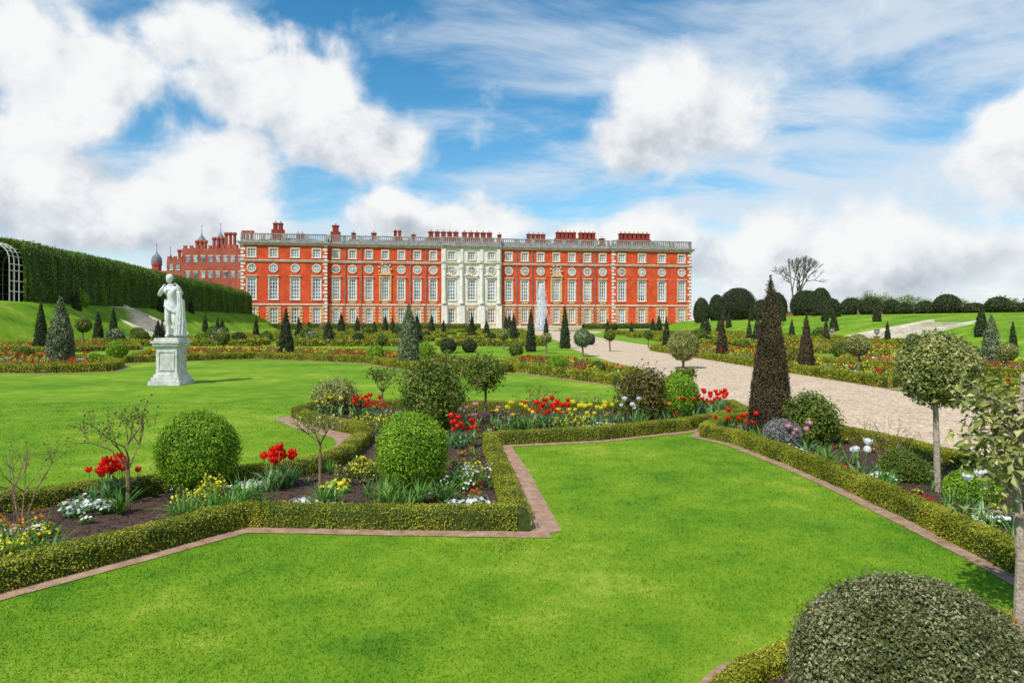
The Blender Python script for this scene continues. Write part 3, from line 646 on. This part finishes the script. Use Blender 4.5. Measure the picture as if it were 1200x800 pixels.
for (u,d,h,r,lm) in [(1025,190,10,6,OLIVE),(1010,210,9,7,HORN),(1075,180,9,6,OLIVE),(1130,170,7,5,HORN),(1180,150,6,4,OLIVE),(985,200,7,6,OLIVE),(850,230,7,6,OLIVE),(1050,200,8,7,HORN),(1220,160,8,6,OLIVE)]:
    crown_tree('distant_tree',(u-600)/800*d,d,h,r,lm)
m=MB(); rr=np.random.default_rng(4)
def brec(p,d,L,rad,l):
    q=p
    for i in range(3):
        d=d+rr.normal(size=3)*.1; d/=np.linalg.norm(d); q2=q+d*L/3; tube(m,q,q2,rad*(1-.12*i),rad*(1-.12*(i+1)),0,4); q=q2
    if l>0:
        for _ in range(3 if l>1 else 4):
            dd=d+rr.normal(size=3)*.40+np.array([0,0,.26]); dd/=np.linalg.norm(dd); brec(q,dd,L*.78,rad*.64,l-1)
brec(np.array([0,0,-.2]),np.array([0,0,1.0]),5.8,.5,5)
o=m.build('bare_tree',[noisemat('bare_bark',(.09,.08,.07),(.2,.18,.16),2)]); o.location=((930-600)/800*190,190,0)

# ------------------------------------------------------------------ hornbeam tunnel (left)
e=empty('hornbeam_tunnel'); a=np.array([topL(60.5)-.3,60.5]); b=np.array([-53.2,140.0]); W=5.2
dirv=(b-a)/np.linalg.norm(b-a); nrm=np.array([-dirv[1],dirv[0]]); Lt=np.linalg.norm(b-a)
def tz(t): return (3.40-.35*t, 5.75-1.05*t)
def prof(w,h,n=9):
    o=[(0,0),(0,.62*h)]
    for i in range(1,n): 
        q=math.pi*i/n; o.append((w/2-w/2*math.cos(q),.62*h+.38*h*math.sin(q)**.7))
    o+=[(w,.62*h),(w,0)]; return o
def sweep(mb,W,hf,inset,mat,ns=60):
    V=[]; 
    for i in range(ns+1):
        t=i/ns; z0,H=tz(t); c=a+dirv*Lt*t
        for (p,q) in prof(W-2*inset,H*hf): 
            xy=c+nrm*(p+inset); V.append((xy[0],xy[1],z0+q-.05))
    k=len(prof(1,1)); F=[(i*k+j,i*k+j+1,(i+1)*k+j+1,(i+1)*k+j) for i in range(ns) for j in range(k-1)]
    mb.add(V,F,mat); return np.array(V),k
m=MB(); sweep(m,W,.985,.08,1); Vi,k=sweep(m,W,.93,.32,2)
z0,H=tz(0); po=prof(W-.16,H*.985); pi=prof(W-.64,H*.93); V=[]
for (p,q) in po: xy=a+nrm*(p+.08); V.append((xy[0],xy[1],z0+q-.05))
for (p,q) in pi: xy=a+nrm*(p+.32); V.append((xy[0],xy[1],z0+q-.05))
m.add(V,[(j,j+1,k+j+1,k+j) for j in range(k-1)],1)
NL=90000; t=rng.uniform(0,1,NL); pr=np.array(prof(W,1.0)); sl=np.hypot(np.diff(pr[:,0]),np.diff(pr[:,1])*5.3)
seg=rng.choice(k-1,NL,p=sl/sl.sum()); u=rng.uniform(0,1,NL)
pp=pr[seg]*(1-u[:,None])+pr[seg+1]*u[:,None]; z0=3.40-.35*t; H=5.75-1.05*t
xy=a+dirv*(Lt*t)[:,None]+nrm*pp[:,:1]; P=np.c_[xy,z0+pp[:,1]*H]; dpr=pr[seg+1]-pr[seg]; nn=np.c_[-dpr[:,1]*5.3,dpr[:,0]]; nn/=np.linalg.norm(nn,axis=1,keepdims=True)
N=np.c_[nrm*nn[:,:1],nn[:,1]]; P+=N*(lump(P*np.array([1,1,.2]),3,1.5)*.30+rng.normal(size=NL)*.09)[:,None]
leaves(m,P,N,.19,0,.6)
pi2=np.array(pi);po2=np.array(po); n2=3500; j=rng.integers(0,k-1,n2); u=rng.uniform(0,1,(n2,1)); w=rng.uniform(0,1,(n2,1))
A1=(po2[j]*(1-u)+po2[j+1]*u)+[.08,0]; A2=(pi2[j]*(1-u)+pi2[j+1]*u)+[.32,0]; q=A1*(1-w)+A2*w; xy=a+nrm*q[:,:1]-dirv*.05
leaves(m,np.c_[xy,3.35+q[:,1]],np.tile(np.r_[-dirv,0],(n2,1)),.17,0,.5)
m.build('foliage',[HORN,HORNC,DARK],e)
m=MB(); pq=prof(W-.9,5.75*.91,14)
def tp(i,dd):
    A=a+nrm*(pq[i][0]+.45)+dirv*dd; return (A[0],A[1],3.38+pq[i][1]-.004*dd)
for dd in [-1.9,-1.2,-.5,.3,1.2,2.2,3.4,4.8,6.4,8.4,10.8,14]:
    for i in range(len(pq)-1): tube(m,tp(i,dd),tp(i+1,dd),.05,.05,0,4)
for i in range(len(pq)): tube(m,tp(i,-1.9),tp(i,14),.04,.04,0,4)
for side in (0,len(pq)-1):
    for zf in (.9,1.8,2.7):
        A=np.array(tp(side,-1.9)); B=np.array(tp(side,14)); A[2]+=zf; B[2]+=zf; tube(m,A,B,.04,.04,0,4)
m.build('timber_hoops',[TIMB],e)

# ------------------------------------------------------------------ fountain
e=empty('fountain',(4.7,108,0)); m=MB(); revolve(m,(0,0,0),[(6.2,0),(6.2,.28),(6.3,.34),(5.8,.34),(5.75,.05)],48,0); m.build('stone_basin',[STONE],e)
m=MB(); revolve(m,(0,0,0),[(5.9,.16),(.01,.165)],48,0); m.build('pool_water',[WATER],e)
m=MB(); n=20000; t=rng.uniform(0,1,n)**.9; z=.3+t*7.3; r=(.10+.50*(1-t)**.7)*np.abs(rng.normal(size=n)); aa=rng.uniform(0,6.28,n)
leaves(m,np.c_[r*np.cos(aa),r*np.sin(aa),z],rng.normal(size=(n,3)),.13,0,1)
revolve(m,(0,0,0),[(.38,.2),(.30,3),(.18,6),(.04,7.7)],8,0); m.build('water_jet',[SPRAY],e)

# ------------------------------------------------------------------ statue
sx,sy=at(201,450); e=empty('garden_statue',(sx,sy,0))
pe=empty('pedestal_group'); pe.parent=e; pe.scale=(.84,.84,1)
m=MB()
m.box(-.52,.52,-.52,.52,-.02,.12,0); m.box(-.46,.46,-.46,.46,.12,.22,0); 
m.box(-.40,.40,-.40,.40,.22,.30,0); m.box(-.345,.345,-.345,.345,.30,1.05,0)
for s in (-1,1):
    for (x0,x1,z0,z1) in [(-.27,.27,.40,.44),(-.27,.27,.91,.95),(-.27,-.23,.44,.91),(.23,.27,.44,.91)]:
        m.box(x0,x1,(-.37 if s<0 else .34),(-.34 if s<0 else .37),z0,z1,0)
    for (x0,x1,z0,z1) in [(-.27,.27,.40,.44),(-.27,.27,.91,.95),(-.27,-.23,.44,.91),(.23,.27,.44,.91)]:
        m.box((-.37 if s<0 else .34),(-.34 if s<0 else .37),x0,x1,z0,z1,0)
m.box(-.38,.38,-.38,.38,1.05,1.09,0); m.box(-.43,.43,-.43,.43,1.09,1.16,0); m.box(-.47,.47,-.47,.47,1.16,1.22,0); m.box(-.40,.40,-.38,.38,1.22,1.30,0)
m.build('pedestal',[PED],pe)
def skin(name,J,E,root,parent,mat,z,sub=2):
    me=bpy.data.meshes.new(name); me.from_pydata([j[:3] for j in J],E,[]); ob=bpy.data.objects.new(name,me); scene.collection.objects.link(ob)
    md=ob.modifiers.new('skin','SKIN'); md.use_smooth_shade=True
    if not me.skin_vertices: me.skin_vertices.new()
    for i,j in enumerate(J):
        r=j[3]; me.skin_vertices[0].data[i].radius=(r,j[4] if len(j)>4 else r)
    for i in range(len(J)): me.skin_vertices[0].data[i].use_root=(i==root)
    s=ob.modifiers.new('sub','SUBSURF'); s.levels=sub; s.render_levels=sub
    me.materials.append(mat); ob.parent=parent; ob.location=(0,0,z); return ob
J=[(0,0,.92,.16,.13),(.02,0,1.05,.135,.11),(.0,-.01,1.20,.16,.125),(-.02,-.01,1.34,.175,.12),(-.03,0,1.44,.08),(-.045,-.01,1.52,.058),
 (-.20,-.01,1.38,.068),(-.31,-.08,1.18,.055),(-.18,-.24,1.32,.042),(-.10,-.2,1.45,.034),
 (.16,0,1.38,.068),(.29,.0,1.22,.055),(.30,-.16,1.38,.044),(.24,-.2,1.48,.034),
 (-.085,0,.84,.115),(-.11,-.02,.50,.076),(-.10,.02,.40,.07),(-.11,.03,.10,.048),(-.12,-.10,.045,.04),
 (.09,0,.84,.115),(.13,-.10,.50,.08),(.13,-.07,.40,.07),(.12,.04,.12,.048),(.16,-.07,.045,.04)]
E=[(0,1),(1,2),(2,3),(3,4),(4,5),(3,6),(6,7),(7,8),(8,9),(3,10),(10,11),(11,12),(12,13),(0,14),(14,15),(15,16),(16,17),(17,18),(0,19),(19,20),(20,21),(21,22),(22,23)]
skin('figure',J,E,0,e,MARBLE,1.30)
for (hx,hy,hz,dx,dz) in [(-.10,-.2,1.45,.03,.05),(.24,-.2,1.48,-.04,.05)]:
    for f in range(5):
        o=(f-2)*.014; L=[.6,.9,1,.92,.72][f]
        skin('finger_%d'%f,[(hx+o,hy,hz,.012),(hx+o*1.5+dx*L*.5,hy-.03*L,hz+dz*L*.6,.010),(hx+o*1.5+dx*L,hy-.035*L,hz+dz*L,.008)],[(0,1),(1,2)],0,e,MARBLE,1.30,1)
m=MB(); pr=[(.002,-.115),(.035,-.105),(.055,-.07),(.068,-.02),(.078,.03),(.082,.07),(.072,.105),(.045,.128),(.002,.136)]
revolve(m,(0,0,0),pr,24,0)
revolve(m,(0,.012,.015),[(.004,-.03),(.092,.0),(.098,.05),(.088,.10),(.055,.14),(.002,.15)],20,0,.06,3,60)
for s in (-1,1):
    revolve(m,(s*.03,-.072,.012),ballprof(.013,0,1,6),8,0); revolve(m,(s*.08,.005,-.005),ballprof(.02,0,1.3,6),8,0)
tube(m,(0,-.072,.03),(0,-.098,-.022),.009,.014,0,6); tube(m,(-.022,-.064,-.058),(.022,-.064,-.058),.008,.008,0,6); tube(m,(-.045,-.066,.034),(.045,-.066,.034),.008,.008,0,6)
revolve(m,(0,.085,.05),ballprof(.045,0,1,8),10,0,.1,4,60)
o=m.build('head',[MARBLE],e,True); o.location=(-.05,-.02,1.30+1.63); o.rotation_euler=(.15,.12,-.35)
skin('tree_stump_support',[(.26,.10,.0,.13),(.27,.10,.3,.11),(.25,.08,.6,.10),(.28,.04,.85,.08),(.31,-.02,1.10,.06)],[(0,1),(1,2),(2,3),(3,4)],0,e,MARBLE,1.30)
m=MB(); n=30; V=[]
for i in range(n+1):
    t=i/n; z=1.30-1.24*t; w=.05+.09*t
    for j in range(17):
        s=j/16; f=.03*math.sin(s*24+t*2)*(0.5+t*.6); V.append((.27+(s-.5)*2*w+.03*math.sin(t*4),-.12-.06*math.sin(s*math.pi)+f+.03*t,z))
m.add(V,[(i*17+j,i*17+j+1,(i+1)*17+j+1,(i+1)*17+j) for i in range(n) for j in range(16)],0)
V=[]
for i in range(9):
    t=i/8
    for j in range(33):
        s=j/32; q=2*math.pi*s; f=.012*math.sin(s*62+t*5); V.append(((.175+.015*t+f)*math.cos(q)+.02,(.15+.02*t+f)*math.sin(q),.98-.22*t-.12*math.cos(q)))
m.add(V,[(i*33+j,i*33+j+1,(i+1)*33+j+1,(i+1)*33+j) for i in range(8) for j in range(32)],0)
o=m.build('drapery',[MARBLE],e,True); o.location=(0,0,1.30); sd=o.modifiers.new('s','SOLIDIFY'); sd.thickness=.02

# ------------------------------------------------------------------ palace
th=math.atan2(16.9,101.5); pal=empty('palace',(-58.6,148,0),th)
w=MB(); st=MB(); fr=MB(); gl=MB()
def window(xc,yf,z0,z1,ww,trim,nx=3,nz=5,cap=True,wall=.5):
    gl.box(xc-ww/2,xc+ww/2,yf+.34,yf+.38,z0,z1,0)
    b=.08
    for i in range(nx+1):
        x=xc-ww/2+ww*i/nx; tt=b if i in(0,nx) else .05; x=min(max(x,xc-ww/2+tt),xc+ww/2-tt); fr.box(x-tt,x+tt,yf+.12,yf+.337,z0,z1,0)
    for i in range(nz+1):
        z=z0+(z1-z0)*i/nz; tt=b if i in(0,nz) else .05; z=min(max(z,z0+tt),z1-tt); fr.box(xc-ww/2+.003,xc+ww/2-.003,yf+.125,yf+.334,z-tt,z+tt,0)
    s=.22; st.box(xc-ww/2-s,xc-ww/2,yf-.09,yf+.03,z0,z1,trim); st.box(xc+ww/2,xc+ww/2+s,yf-.09,yf+.03,z0,z1,trim)
    st.box(xc-ww/2-s,xc+ww/2+s,yf-.10,yf+.03,z1,z1+.26,trim); st.box(xc-ww/2-s-.08,xc+ww/2+s+.08,yf-.18,yf+.03,z0-.22,z0,trim)
    if cap: st.box(xc-ww/2-s-.12,xc+ww/2+s+.12,yf-.32,yf+.03,z1+.42,z1+.62,trim); st.box(xc-ww/2-.1,xc-ww/2+.2,yf-.2,yf+.03,z1+.263,z1+.417,trim)
def section(x0,x1,yf,nb,mat,kind):
    bw=(x1-x0)/nb; T=.5; ww=min(1.75,bw*.42)
    rows=[(1.1,4.5,ww*.95),(6.3,10.9,ww),(15.5,17.3,ww*.92)]
    zprev=0
    for (z0,z1,wd) in rows:
        w.box(x0,x1,yf,yf+T,zprev,z0,mat)
        xp=x0
        for i in range(nb):
            xc=x0+bw*(i+.5); w.box(xp,xc-wd/2,yf,yf+T,z0,z1,mat); xp=xc+wd/2
        w.box(xp,x1,yf,yf+T,z0,z1,mat); zprev=z1
    w.box(x0,x1,yf,yf+T,zprev,19.0,mat)
    for i in range(nb):
        xc=x0+bw*(i+.5)
        window(xc,yf,*rows[0][:2],rows[0][2],2,3,4,False)
        window(xc,yf,*rows[1][:2],rows[1][2],0,3,6,True)
        window(xc,yf,*rows[2][:2],rows[2][2],0,3,3,False)
        if kind!='cen':
            for q in range(6):
                for s in (-1,1):
                    xx=xc+s*(rows[0][2]/2+.48); st.box(xx-.25,xx+.25,yf-.13,yf+.02,.62+q*.72,.62+q*.72+.52,2)
            if kind=='wing': st.box(xc-.75,xc+.75,yf-.08,yf+.02,5.6,5.98,2)
        R=.72; zc=13.1; n=20; V=[];F=[]
        for k_ in range(n):
            q=2*math.pi*k_/n
            for (r_,yy) in [(R+.28,yf-.02),(R+.28,yf-.16),(R,yf-.16),(R,yf-.02)]: V.append((xc+r_*math.cos(q),yy,zc+r_*math.sin(q)))
        for k_ in range(n):
            a_=4*k_; b_=4*((k_+1)%n)
            for j in range(3): F.append((a_+j,a_+j+1,b_+j+1,b_+j))
        st.add(V,F,0)
        V=[(xc,yf-.03,zc)]+[(xc+R*math.cos(2*math.pi*k_/n),yf-.03,zc+R*math.sin(2*math.pi*k_/n)) for k_ in range(n)]
        gl.add(V,[(0,1+k_,1+(k_+1)%n) for k_ in range(n)],0)
        fr.box(xc-.04,xc+.04,yf-.08,yf-.035,zc-R,zc+R,0); fr.box(xc-R,xc+R,yf-.078,yf-.034,zc-.04,zc+.04,0)
        for s in (-.38,.38): fr.box(xc+s-.03,xc+s+.03,yf-.076,yf-.036,zc-R*.85,zc+R*.85,0)
    for (z0,z1,pj,mm) in [(0,.55,.12,0),(5.05,5.4,.16,0),(14.45,14.7,.22,0),(14.703,14.9,.34,0),(18.05,18.3,.25,0),(18.303,18.55,.5,0),(18.553,18.8,.7,3)]:
        st.box(x0-.003-(pj if kind=='pav' else 0),x1+.003+(pj if kind=='pav' else 0),yf-pj,yf+.05,z0,z1,mm)
    yb=yf-.15
    st.box(x0,x1,yb,yb+.45,18.803,19.15,3); st.box(x0,x1,yb,yb+.42,20.40,20.6,3)
    for i in range(nb+1):
        xx=x0+bw*i; st.box(max(x0,xx-.4),min(x1,xx+.4),yb-.04,yb+.44,19.153,20.397,3)
        if i<nb:
            nbb=int((bw-.8)/.46)
            for j in range(nbb):
                xb=xx+.4+(j+.5)*(bw-.8)/nbb; st.box(xb-.10,xb+.10,yb+.08,yb+.32,19.153,20.397,3)
def quoins(x,yf,dx):
    z=.6;i=0
    while z<18:
        L=.95 if i%2 else .6; a_,b_=(x,x+dx*L); st.box(min(a_,b_),max(a_,b_),yf-.07,yf+.05,z,z+.5,1); z+=.78; i+=1
section(0,18.1,-1.0,4,0,'pav'); section(18.103,43.1,0,7,0,'wing'); section(43.103,56.8,-.9,3,1,'cen'); section(56.803,83.0,0,7,0,'wing'); section(83.003,102.9,-1.0,4,0,'pav')
for x,dx in [(0,1),(18.1,-1),(83.0,1),(102.9,-1)]: quoins(x,-1.0,dx)
for x in (43.75,47.67,52.23,56.15):
    revolve(st,(x,-1.15,0),[(.55,5.5),(.55,5.9),(.43,6.0),(.42,9),(.36,13.2),(.52,13.5),(.56,14.0),(.56,14.4)],14,1)
    st.box(x-.62,x+.62,-1.75,-.9,.0,5.03,1)
    st.box(x-.35,x+.35,-1.2,-.9,15.05,17.95,1)
for i in range(3):
    xc=43.1+13.7/3*(i+.5)
    for k_ in range(7): revolve(st,(xc-1.4+k_*.46,-1.1,11.95+.25*math.sin(k_*1.05)),ballprof(.24,0,1,6),8,1)
for xm in (30.6,69.9):
    z=11.9; V=[(xm-1.7,-.4,z),(xm+1.7,-.4,z),(xm,-.4,z+1.1),(xm-1.7,.02,z),(xm+1.7,.02,z),(xm,.02,z+1.1)]
    st.add(V,[(0,1,2),],2); st.add(V,[(0,2,5,3),(1,4,5,2),(0,3,4,1)],2)
    st.box(xm-1.35,xm-1.05,-.3,.02,6,11.85,2); st.box(xm+1.05,xm+1.35,-.3,.02,6,11.85,2)
    for k_ in range(9): revolve(st,(xm+math.cos(k_*.7)*1.35,-.2,13.2+math.sin(k_*.7)*1.25),ballprof(.26,0,1,6),8,2)
for (x0,x1,y0) in [(0,18.1,-.5),(18.1,83,.5),(83,102.9,-.5)]:
    w.box(x0,x0+.4,y0+.003,24,0,18.9,0); w.box(x1-.4,x1,y0+.003,24,0,18.9,0)
w.box(0,102.9,24,24.4,0,18.9,0)
for x in (21.9,25.4,36.2,39.7,60.6,64.2,75.6,79.3): gl.box(x-.09,x+.09,-.2,-.04,.6,18,1)
w.build('brick_walls',[BRICK,STONEW],pal); st.build('stone_dressings',[STONE,STONEW,TAN,GSTONE],pal); fr.build('sash_frames',[FRAME],pal); gl.build('window_glass',[GLASS,LEAD],pal)
m=MB(); m.box(.5,102.4,1.2,23.9,18.6,19.2,0)
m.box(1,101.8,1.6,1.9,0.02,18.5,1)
for (x0,x1,zt) in [(2,17,20.4),(20,82,20.4),(85,101,20.9)]:
    V=[(x0,4,19.2),(x1,4,19.2),(x1,20,19.2),(x0,20,19.2),(x0+3,9,zt+.4),(x1-3,9,zt+.4),(x1-3,15,zt+.4),(x0+3,15,zt+.4)]
    m.add(V,[(0,1,5,4),(1,2,6,5),(2,3,7,6),(3,0,4,7),(4,5,6,7)],0)
m.build('lead_roof',[LEAD,DARK],pal)
m=MB()
def chimney(xa,xb,y,zt,n):
    m.box(xa-.2,xb+.2,y,y+1.5,19,zt-1.5,0); p=(xb-xa)/n
    for i in range(n):
        c=xa+p*(i+.5); m.box(c-p*.36,c+p*.36,y+.15,y+1.35,zt-1.497,zt-.3,0); m.box(c-p*.44,c+p*.44,y+.05,y+1.45,zt-.297,zt-.02,0)
        revolve(m,(c,y+.75,0),[(.2,zt-.02),(.17,zt+.4),(.22,zt+.45),(.1,zt+.44)],8,1)
for c in [(5.3,7.6,6,23.9,2),(9.5,11.5,12,22.3,2),(18.2,20,7,23.8,1),(27.0,28.5,10,22.6,1),(32.3,34.3,8,23.0,2),(22.4,23.6,10,22.5,1),(36.5,37.7,10,22.4,1),(40.5,48,9,23.1,5),(48.6,56.2,9,23.1,5),(57.5,58.6,10,22.8,1),(64.6,69.4,9,23.0,4),(72.0,77.2,9,23.6,5),(77.8,82.2,9,23.6,4),(87.6,95.5,7,23.4,7),(90,97.2,11,23.8,6),(84,85.6,12,22.6,1)]: chimney(*c)
m.build('chimneys',[CHIM,TAN],pal)

# ------------------------------------------------------------------ Tudor range at left
tu=empty('tudor_range',(0,0,0)); m=MB(); g=MB(); l=MB(); s2=MB()
m.box(-92,-70,182,192,0,18,0); m.box(-84,-66,174,181.9,0,20.0,0); m.box(-107,-92.1,190,200,0,15.5,0)
for i in range(14): m.box(-91.9+i*1.55,-91.1+i*1.55,182,182.5,18.003,18.8,0)
for i in range(11): m.box(-83.8+i*1.6,-83+i*1.6,174,174.5,20.003,20.8,0)
for i in range(12):
    for z in (11.5,15.2): g.box(-91.2+i*1.75,-90.3+i*1.75,181.93,181.98,z,z+1.5,0); s2.box(-91.35+i*1.75,-90.15+i*1.75,181.85,181.99,z-.2,z-.003,0)
for i in range(9): 
    for z in (12.5,16.5): g.box(-83+i*1.9,-82+i*1.9,173.93,173.98,z,z+1.6,0); s2.box(-83.15+i*1.9,-81.85+i*1.9,173.85,173.99,z+1.603,z+1.8,0)
for (x,y,zt) in [(-68.5,177,25),(-73,177,24.5),(-77,179,23.5),(-81,178,22.6),(-86,186,21.5),(-89.5,186,21)]:
    for k_ in range(3):
        revolve(m,(x+k_*1.1-1.1,y,0),[(.42,17),(.42,zt-.8),(.6,zt-.6),(.6,zt-.2),(.45,zt),(.1,zt)],8,0)
    m.box(x-1.8,x+1.8,y-.7,y+.7,15,zt-3.2,0)
for (x,y,zt,r) in [(-84.5,186,24.2,1.2),(-78.5,184,24.6,1.0),(-102,196,20.4,1.3),(-98,196,19.6,1.0)]:
    revolve(m,(x,y,0),[(r,0),(r,zt-3),(r*1.15,zt-2.9),(r*1.15,zt-2.2),(r*.9,zt-2.2)],8,0)
    revolve(l,(x,y,0),[(r*1.05,zt-2.2),(r*1.1,zt-1.6),(r*.95,zt-.7),(r*.6,zt),(r*.2,zt+.6),(.08,zt+1.2),(.05,zt+3.0),(.16,zt+3.1),(.02,zt+3.4)],12,0)
m.build('walls',[BRICKD],tu); g.build('windows',[GLASS],tu); l.build('lead_cupolas',[LEAD],tu); s2.build('stone_sills',[STONE],tu)

# ------------------------------------------------------------------ sky
SE=math.radians(50); SA=math.radians(215)
wd=bpy.data.worlds.new('World'); scene.world=wd; wd.use_nodes=True; nt=wd.node_tree; ns=nt.nodes; lk=nt.links
for n_ in list(ns): ns.remove(n_)
out=ns.new('ShaderNodeOutputWorld'); sky=ns.new('ShaderNodeTexSky'); sky.sky_type='NISHITA'; sky.sun_disc=False
sky.sun_elevation=SE; sky.sun_rotation=SA; sky.air_density=1.0; sky.dust_density=.3; sky.ozone_density=1.8
hs=ns.new('ShaderNodeHueSaturation'); hs.inputs['Hue'].default_value=.488; hs.inputs['Saturation'].default_value=1.38; hs.inputs['Value'].default_value=1.12; lk.new(sky.outputs[0],hs.inputs['Color'])
bg1=ns.new('ShaderNodeBackground'); bg1.inputs[1].default_value=.13; lk.new(hs.outputs[0],bg1.inputs[0])
tc=ns.new('ShaderNodeTexCoord'); nv=ns.new('ShaderNodeVectorMath'); nv.operation='NORMALIZE'; lk.new(tc.outputs['Generated'],nv.inputs[0]); D=nv.outputs[0]
sp=ns.new('ShaderNodeSeparateXYZ'); lk.new(D,sp.inputs[0]); X,Y,Z=sp.outputs
def M_(op,a,b=None,c=None,clamp=False):
    n=ns.new('ShaderNodeMath'); n.operation=op; n.use_clamp=clamp
    for i,v in enumerate((a,b,c)):
        if v is None: continue
        if hasattr(v,'is_linked') or hasattr(v,'links'): lk.new(v,n.inputs[i])
        else: n.inputs[i].default_value=v
    return n.outputs[0]
def noise(vec,sc,det=8,ro=.6,dist=0,color=False):
    n=ns.new('ShaderNodeTexNoise'); n.inputs['Scale'].default_value=sc; n.inputs['Detail'].default_value=det; n.inputs['Roughness'].default_value=ro; n.inputs['Distortion'].default_value=dist
    lk.new(vec,n.inputs['Vector']); return n.outputs['Color' if color else 'Fac']
def sstep(v,a,b,lo=0.,hi=1.):
    n=ns.new('ShaderNodeMapRange'); n.interpolation_type='SMOOTHSTEP'; lk.new(v,n.inputs[0]); n.inputs[1].default_value=a; n.inputs[2].default_value=b; n.inputs[3].default_value=lo; n.inputs[4].default_value=hi; return n.outputs[0]
az=M_('ARCTAN2',X,Y); el=M_('ARCSINE',Z)
wc=noise(D,6,2,.6,0,True); ws=ns.new('ShaderNodeSeparateColor'); lk.new(wc,ws.inputs[0])
az2=M_('ADD',az,M_('MULTIPLY',M_('SUBTRACT',ws.outputs[0],.5),.13)); el2=M_('ADD',el,M_('MULTIPLY',M_('SUBTRACT',ws.outputs[1],.5),.11))
# cumulus positions: (azimuth deg, elevation deg, half-width deg, half-height deg)
cl=[(13.6,16.0,9.0,4.6),(11.0,15.0,6.5,3.4),(-12.5,14.9,8.6,3.8),(-18.5,17.3,8.0,4.0),(-23.6,20.8,7.0,3.0),(-33.5,8.4,15,5.6),(-23.3,11.2,8.2,4.4),(36.5,10.5,8.5,5.2),(32.5,5.0,15,4.6),(20.5,4.9,13,4.2),(-33.5,16.5,7,6),(-37,12,7,5),(-5.7,8.2,12,2.8),(-26.5,6.2,14,3.4),(5.6,5.6,14,2.8)]
Mx=None; S=None
for (A0,E0,RX,RY) in cl:
    a0,e0,rx,ry=[math.radians(v) for v in (A0,E0,RX,RY)]
    dx=M_('MULTIPLY',M_('SUBTRACT',az2,a0),1/rx); dy=M_('MULTIPLY',M_('SUBTRACT',el2,e0),1/ry)
    m_=M_('MAXIMUM',M_('SUBTRACT',1.3,M_('SQRT',M_('ADD',M_('MULTIPLY',dx,dx),M_('MULTIPLY',dy,dy)))),0.0)
    s_=M_('MULTIPLY',m_,dy)
    Mx=m_ if Mx is None else M_('MAXIMUM',Mx,m_); S=s_ if S is None else M_('ADD',S,s_)
n1=noise(D,8,8,.57,.15)
cov=M_('ADD',Mx,M_('MULTIPLY',M_('SUBTRACT',n1,.5),2.2))
cum=sstep(cov,.25,.80)
up=ns.new('ShaderNodeVectorMath'); up.operation='ADD'; lk.new(D,up.inputs[0]); up.inputs[1].default_value=(-.018,0,.04)
n1b=noise(up.outputs[0],8,5,.57,.15)
sh=M_('ADD',M_('ADD',.68,M_('MULTIPLY',M_('SUBTRACT',n1,n1b),2.4)),M_('MULTIPLY',S,.55),clamp=True)
cr=ramp(ns,[(0,(.50,.55,.62)),(.3,(.66,.71,.77)),(.6,(.88,.90,.93)),(.85,(.98,.985,.99))]); lk.new(sh,cr.inputs[0])
zz=M_('ADD',M_('MAXIMUM',Z,0.0),.16); cx=ns.new('ShaderNodeCombineXYZ'); lk.new(M_('DIVIDE',X,zz),cx.inputs[0]); lk.new(M_('DIVIDE',Y,zz),cx.inputs[1])
mp=ns.new('ShaderNodeMapping'); mp.inputs['Rotation'].default_value=(0,0,math.radians(-52)); mp.inputs['Scale'].default_value=(.8,1.3,1); lk.new(cx.outputs[0],mp.inputs[0])
n2=noise(mp.outputs[0],1.7,8,.60,.35)
bias=sstep(az,-.25,.40,-.03,.13); low=sstep(el,.28,.0,0.,.18)
cir=sstep(M_('ADD',M_('ADD',n2,bias),low),.44,.74,0,.85)
alpha=M_('SUBTRACT',1.0,M_('MULTIPLY',M_('SUBTRACT',1.0,cum),M_('SUBTRACT',1.0,cir)))
mixc=ns.new('ShaderNodeMix'); mixc.data_type='RGBA'; lk.new(cum,mixc.inputs[0]); mixc.inputs[6].default_value=(.74,.83,.92,1); lk.new(cr.outputs[0],mixc.inputs[7])
bg2=ns.new('ShaderNodeBackground'); bg2.inputs[1].default_value=.95; lk.new(mixc.outputs[2],bg2.inputs[0])
ms=ns.new('ShaderNodeMixShader'); lk.new(alpha,ms.inputs[0]); lk.new(bg1.outputs[0],ms.inputs[1]); lk.new(bg2.outputs[0],ms.inputs[2]); lk.new(ms.outputs[0],out.inputs[0])

sun=bpy.data.lights.new('sun','SUN'); sun.energy=4.5; sun.angle=math.radians(.7); sun.color=(1,.955,.88); so=bpy.data.objects.new('sun',sun); scene.collection.objects.link(so)
sd=Vector((math.sin(SA)*math.cos(SE),math.cos(SA)*math.cos(SE),math.sin(SE))); so.rotation_euler=(-sd).to_track_quat('-Z','Y').to_euler(); so.location=(0,-20,40)

cam=bpy.data.cameras.new('camera'); cam.lens=24; cam.sensor_width=36; cam.shift_y=-25/1200; cam.clip_end=6000; cam.clip_start=.05
co=bpy.data.objects.new('camera',cam); co.location=(0,0,EYE); co.rotation_euler=(math.radians(90),0,0); scene.collection.objects.link(co); scene.camera=co
scene.view_settings.view_transform='Standard'; scene.view_settings.look='None'; scene.view_settings.exposure=0
print('faces',sum(len(o.data.polygons) for o in bpy.data.objects if o.type=='MESH'))
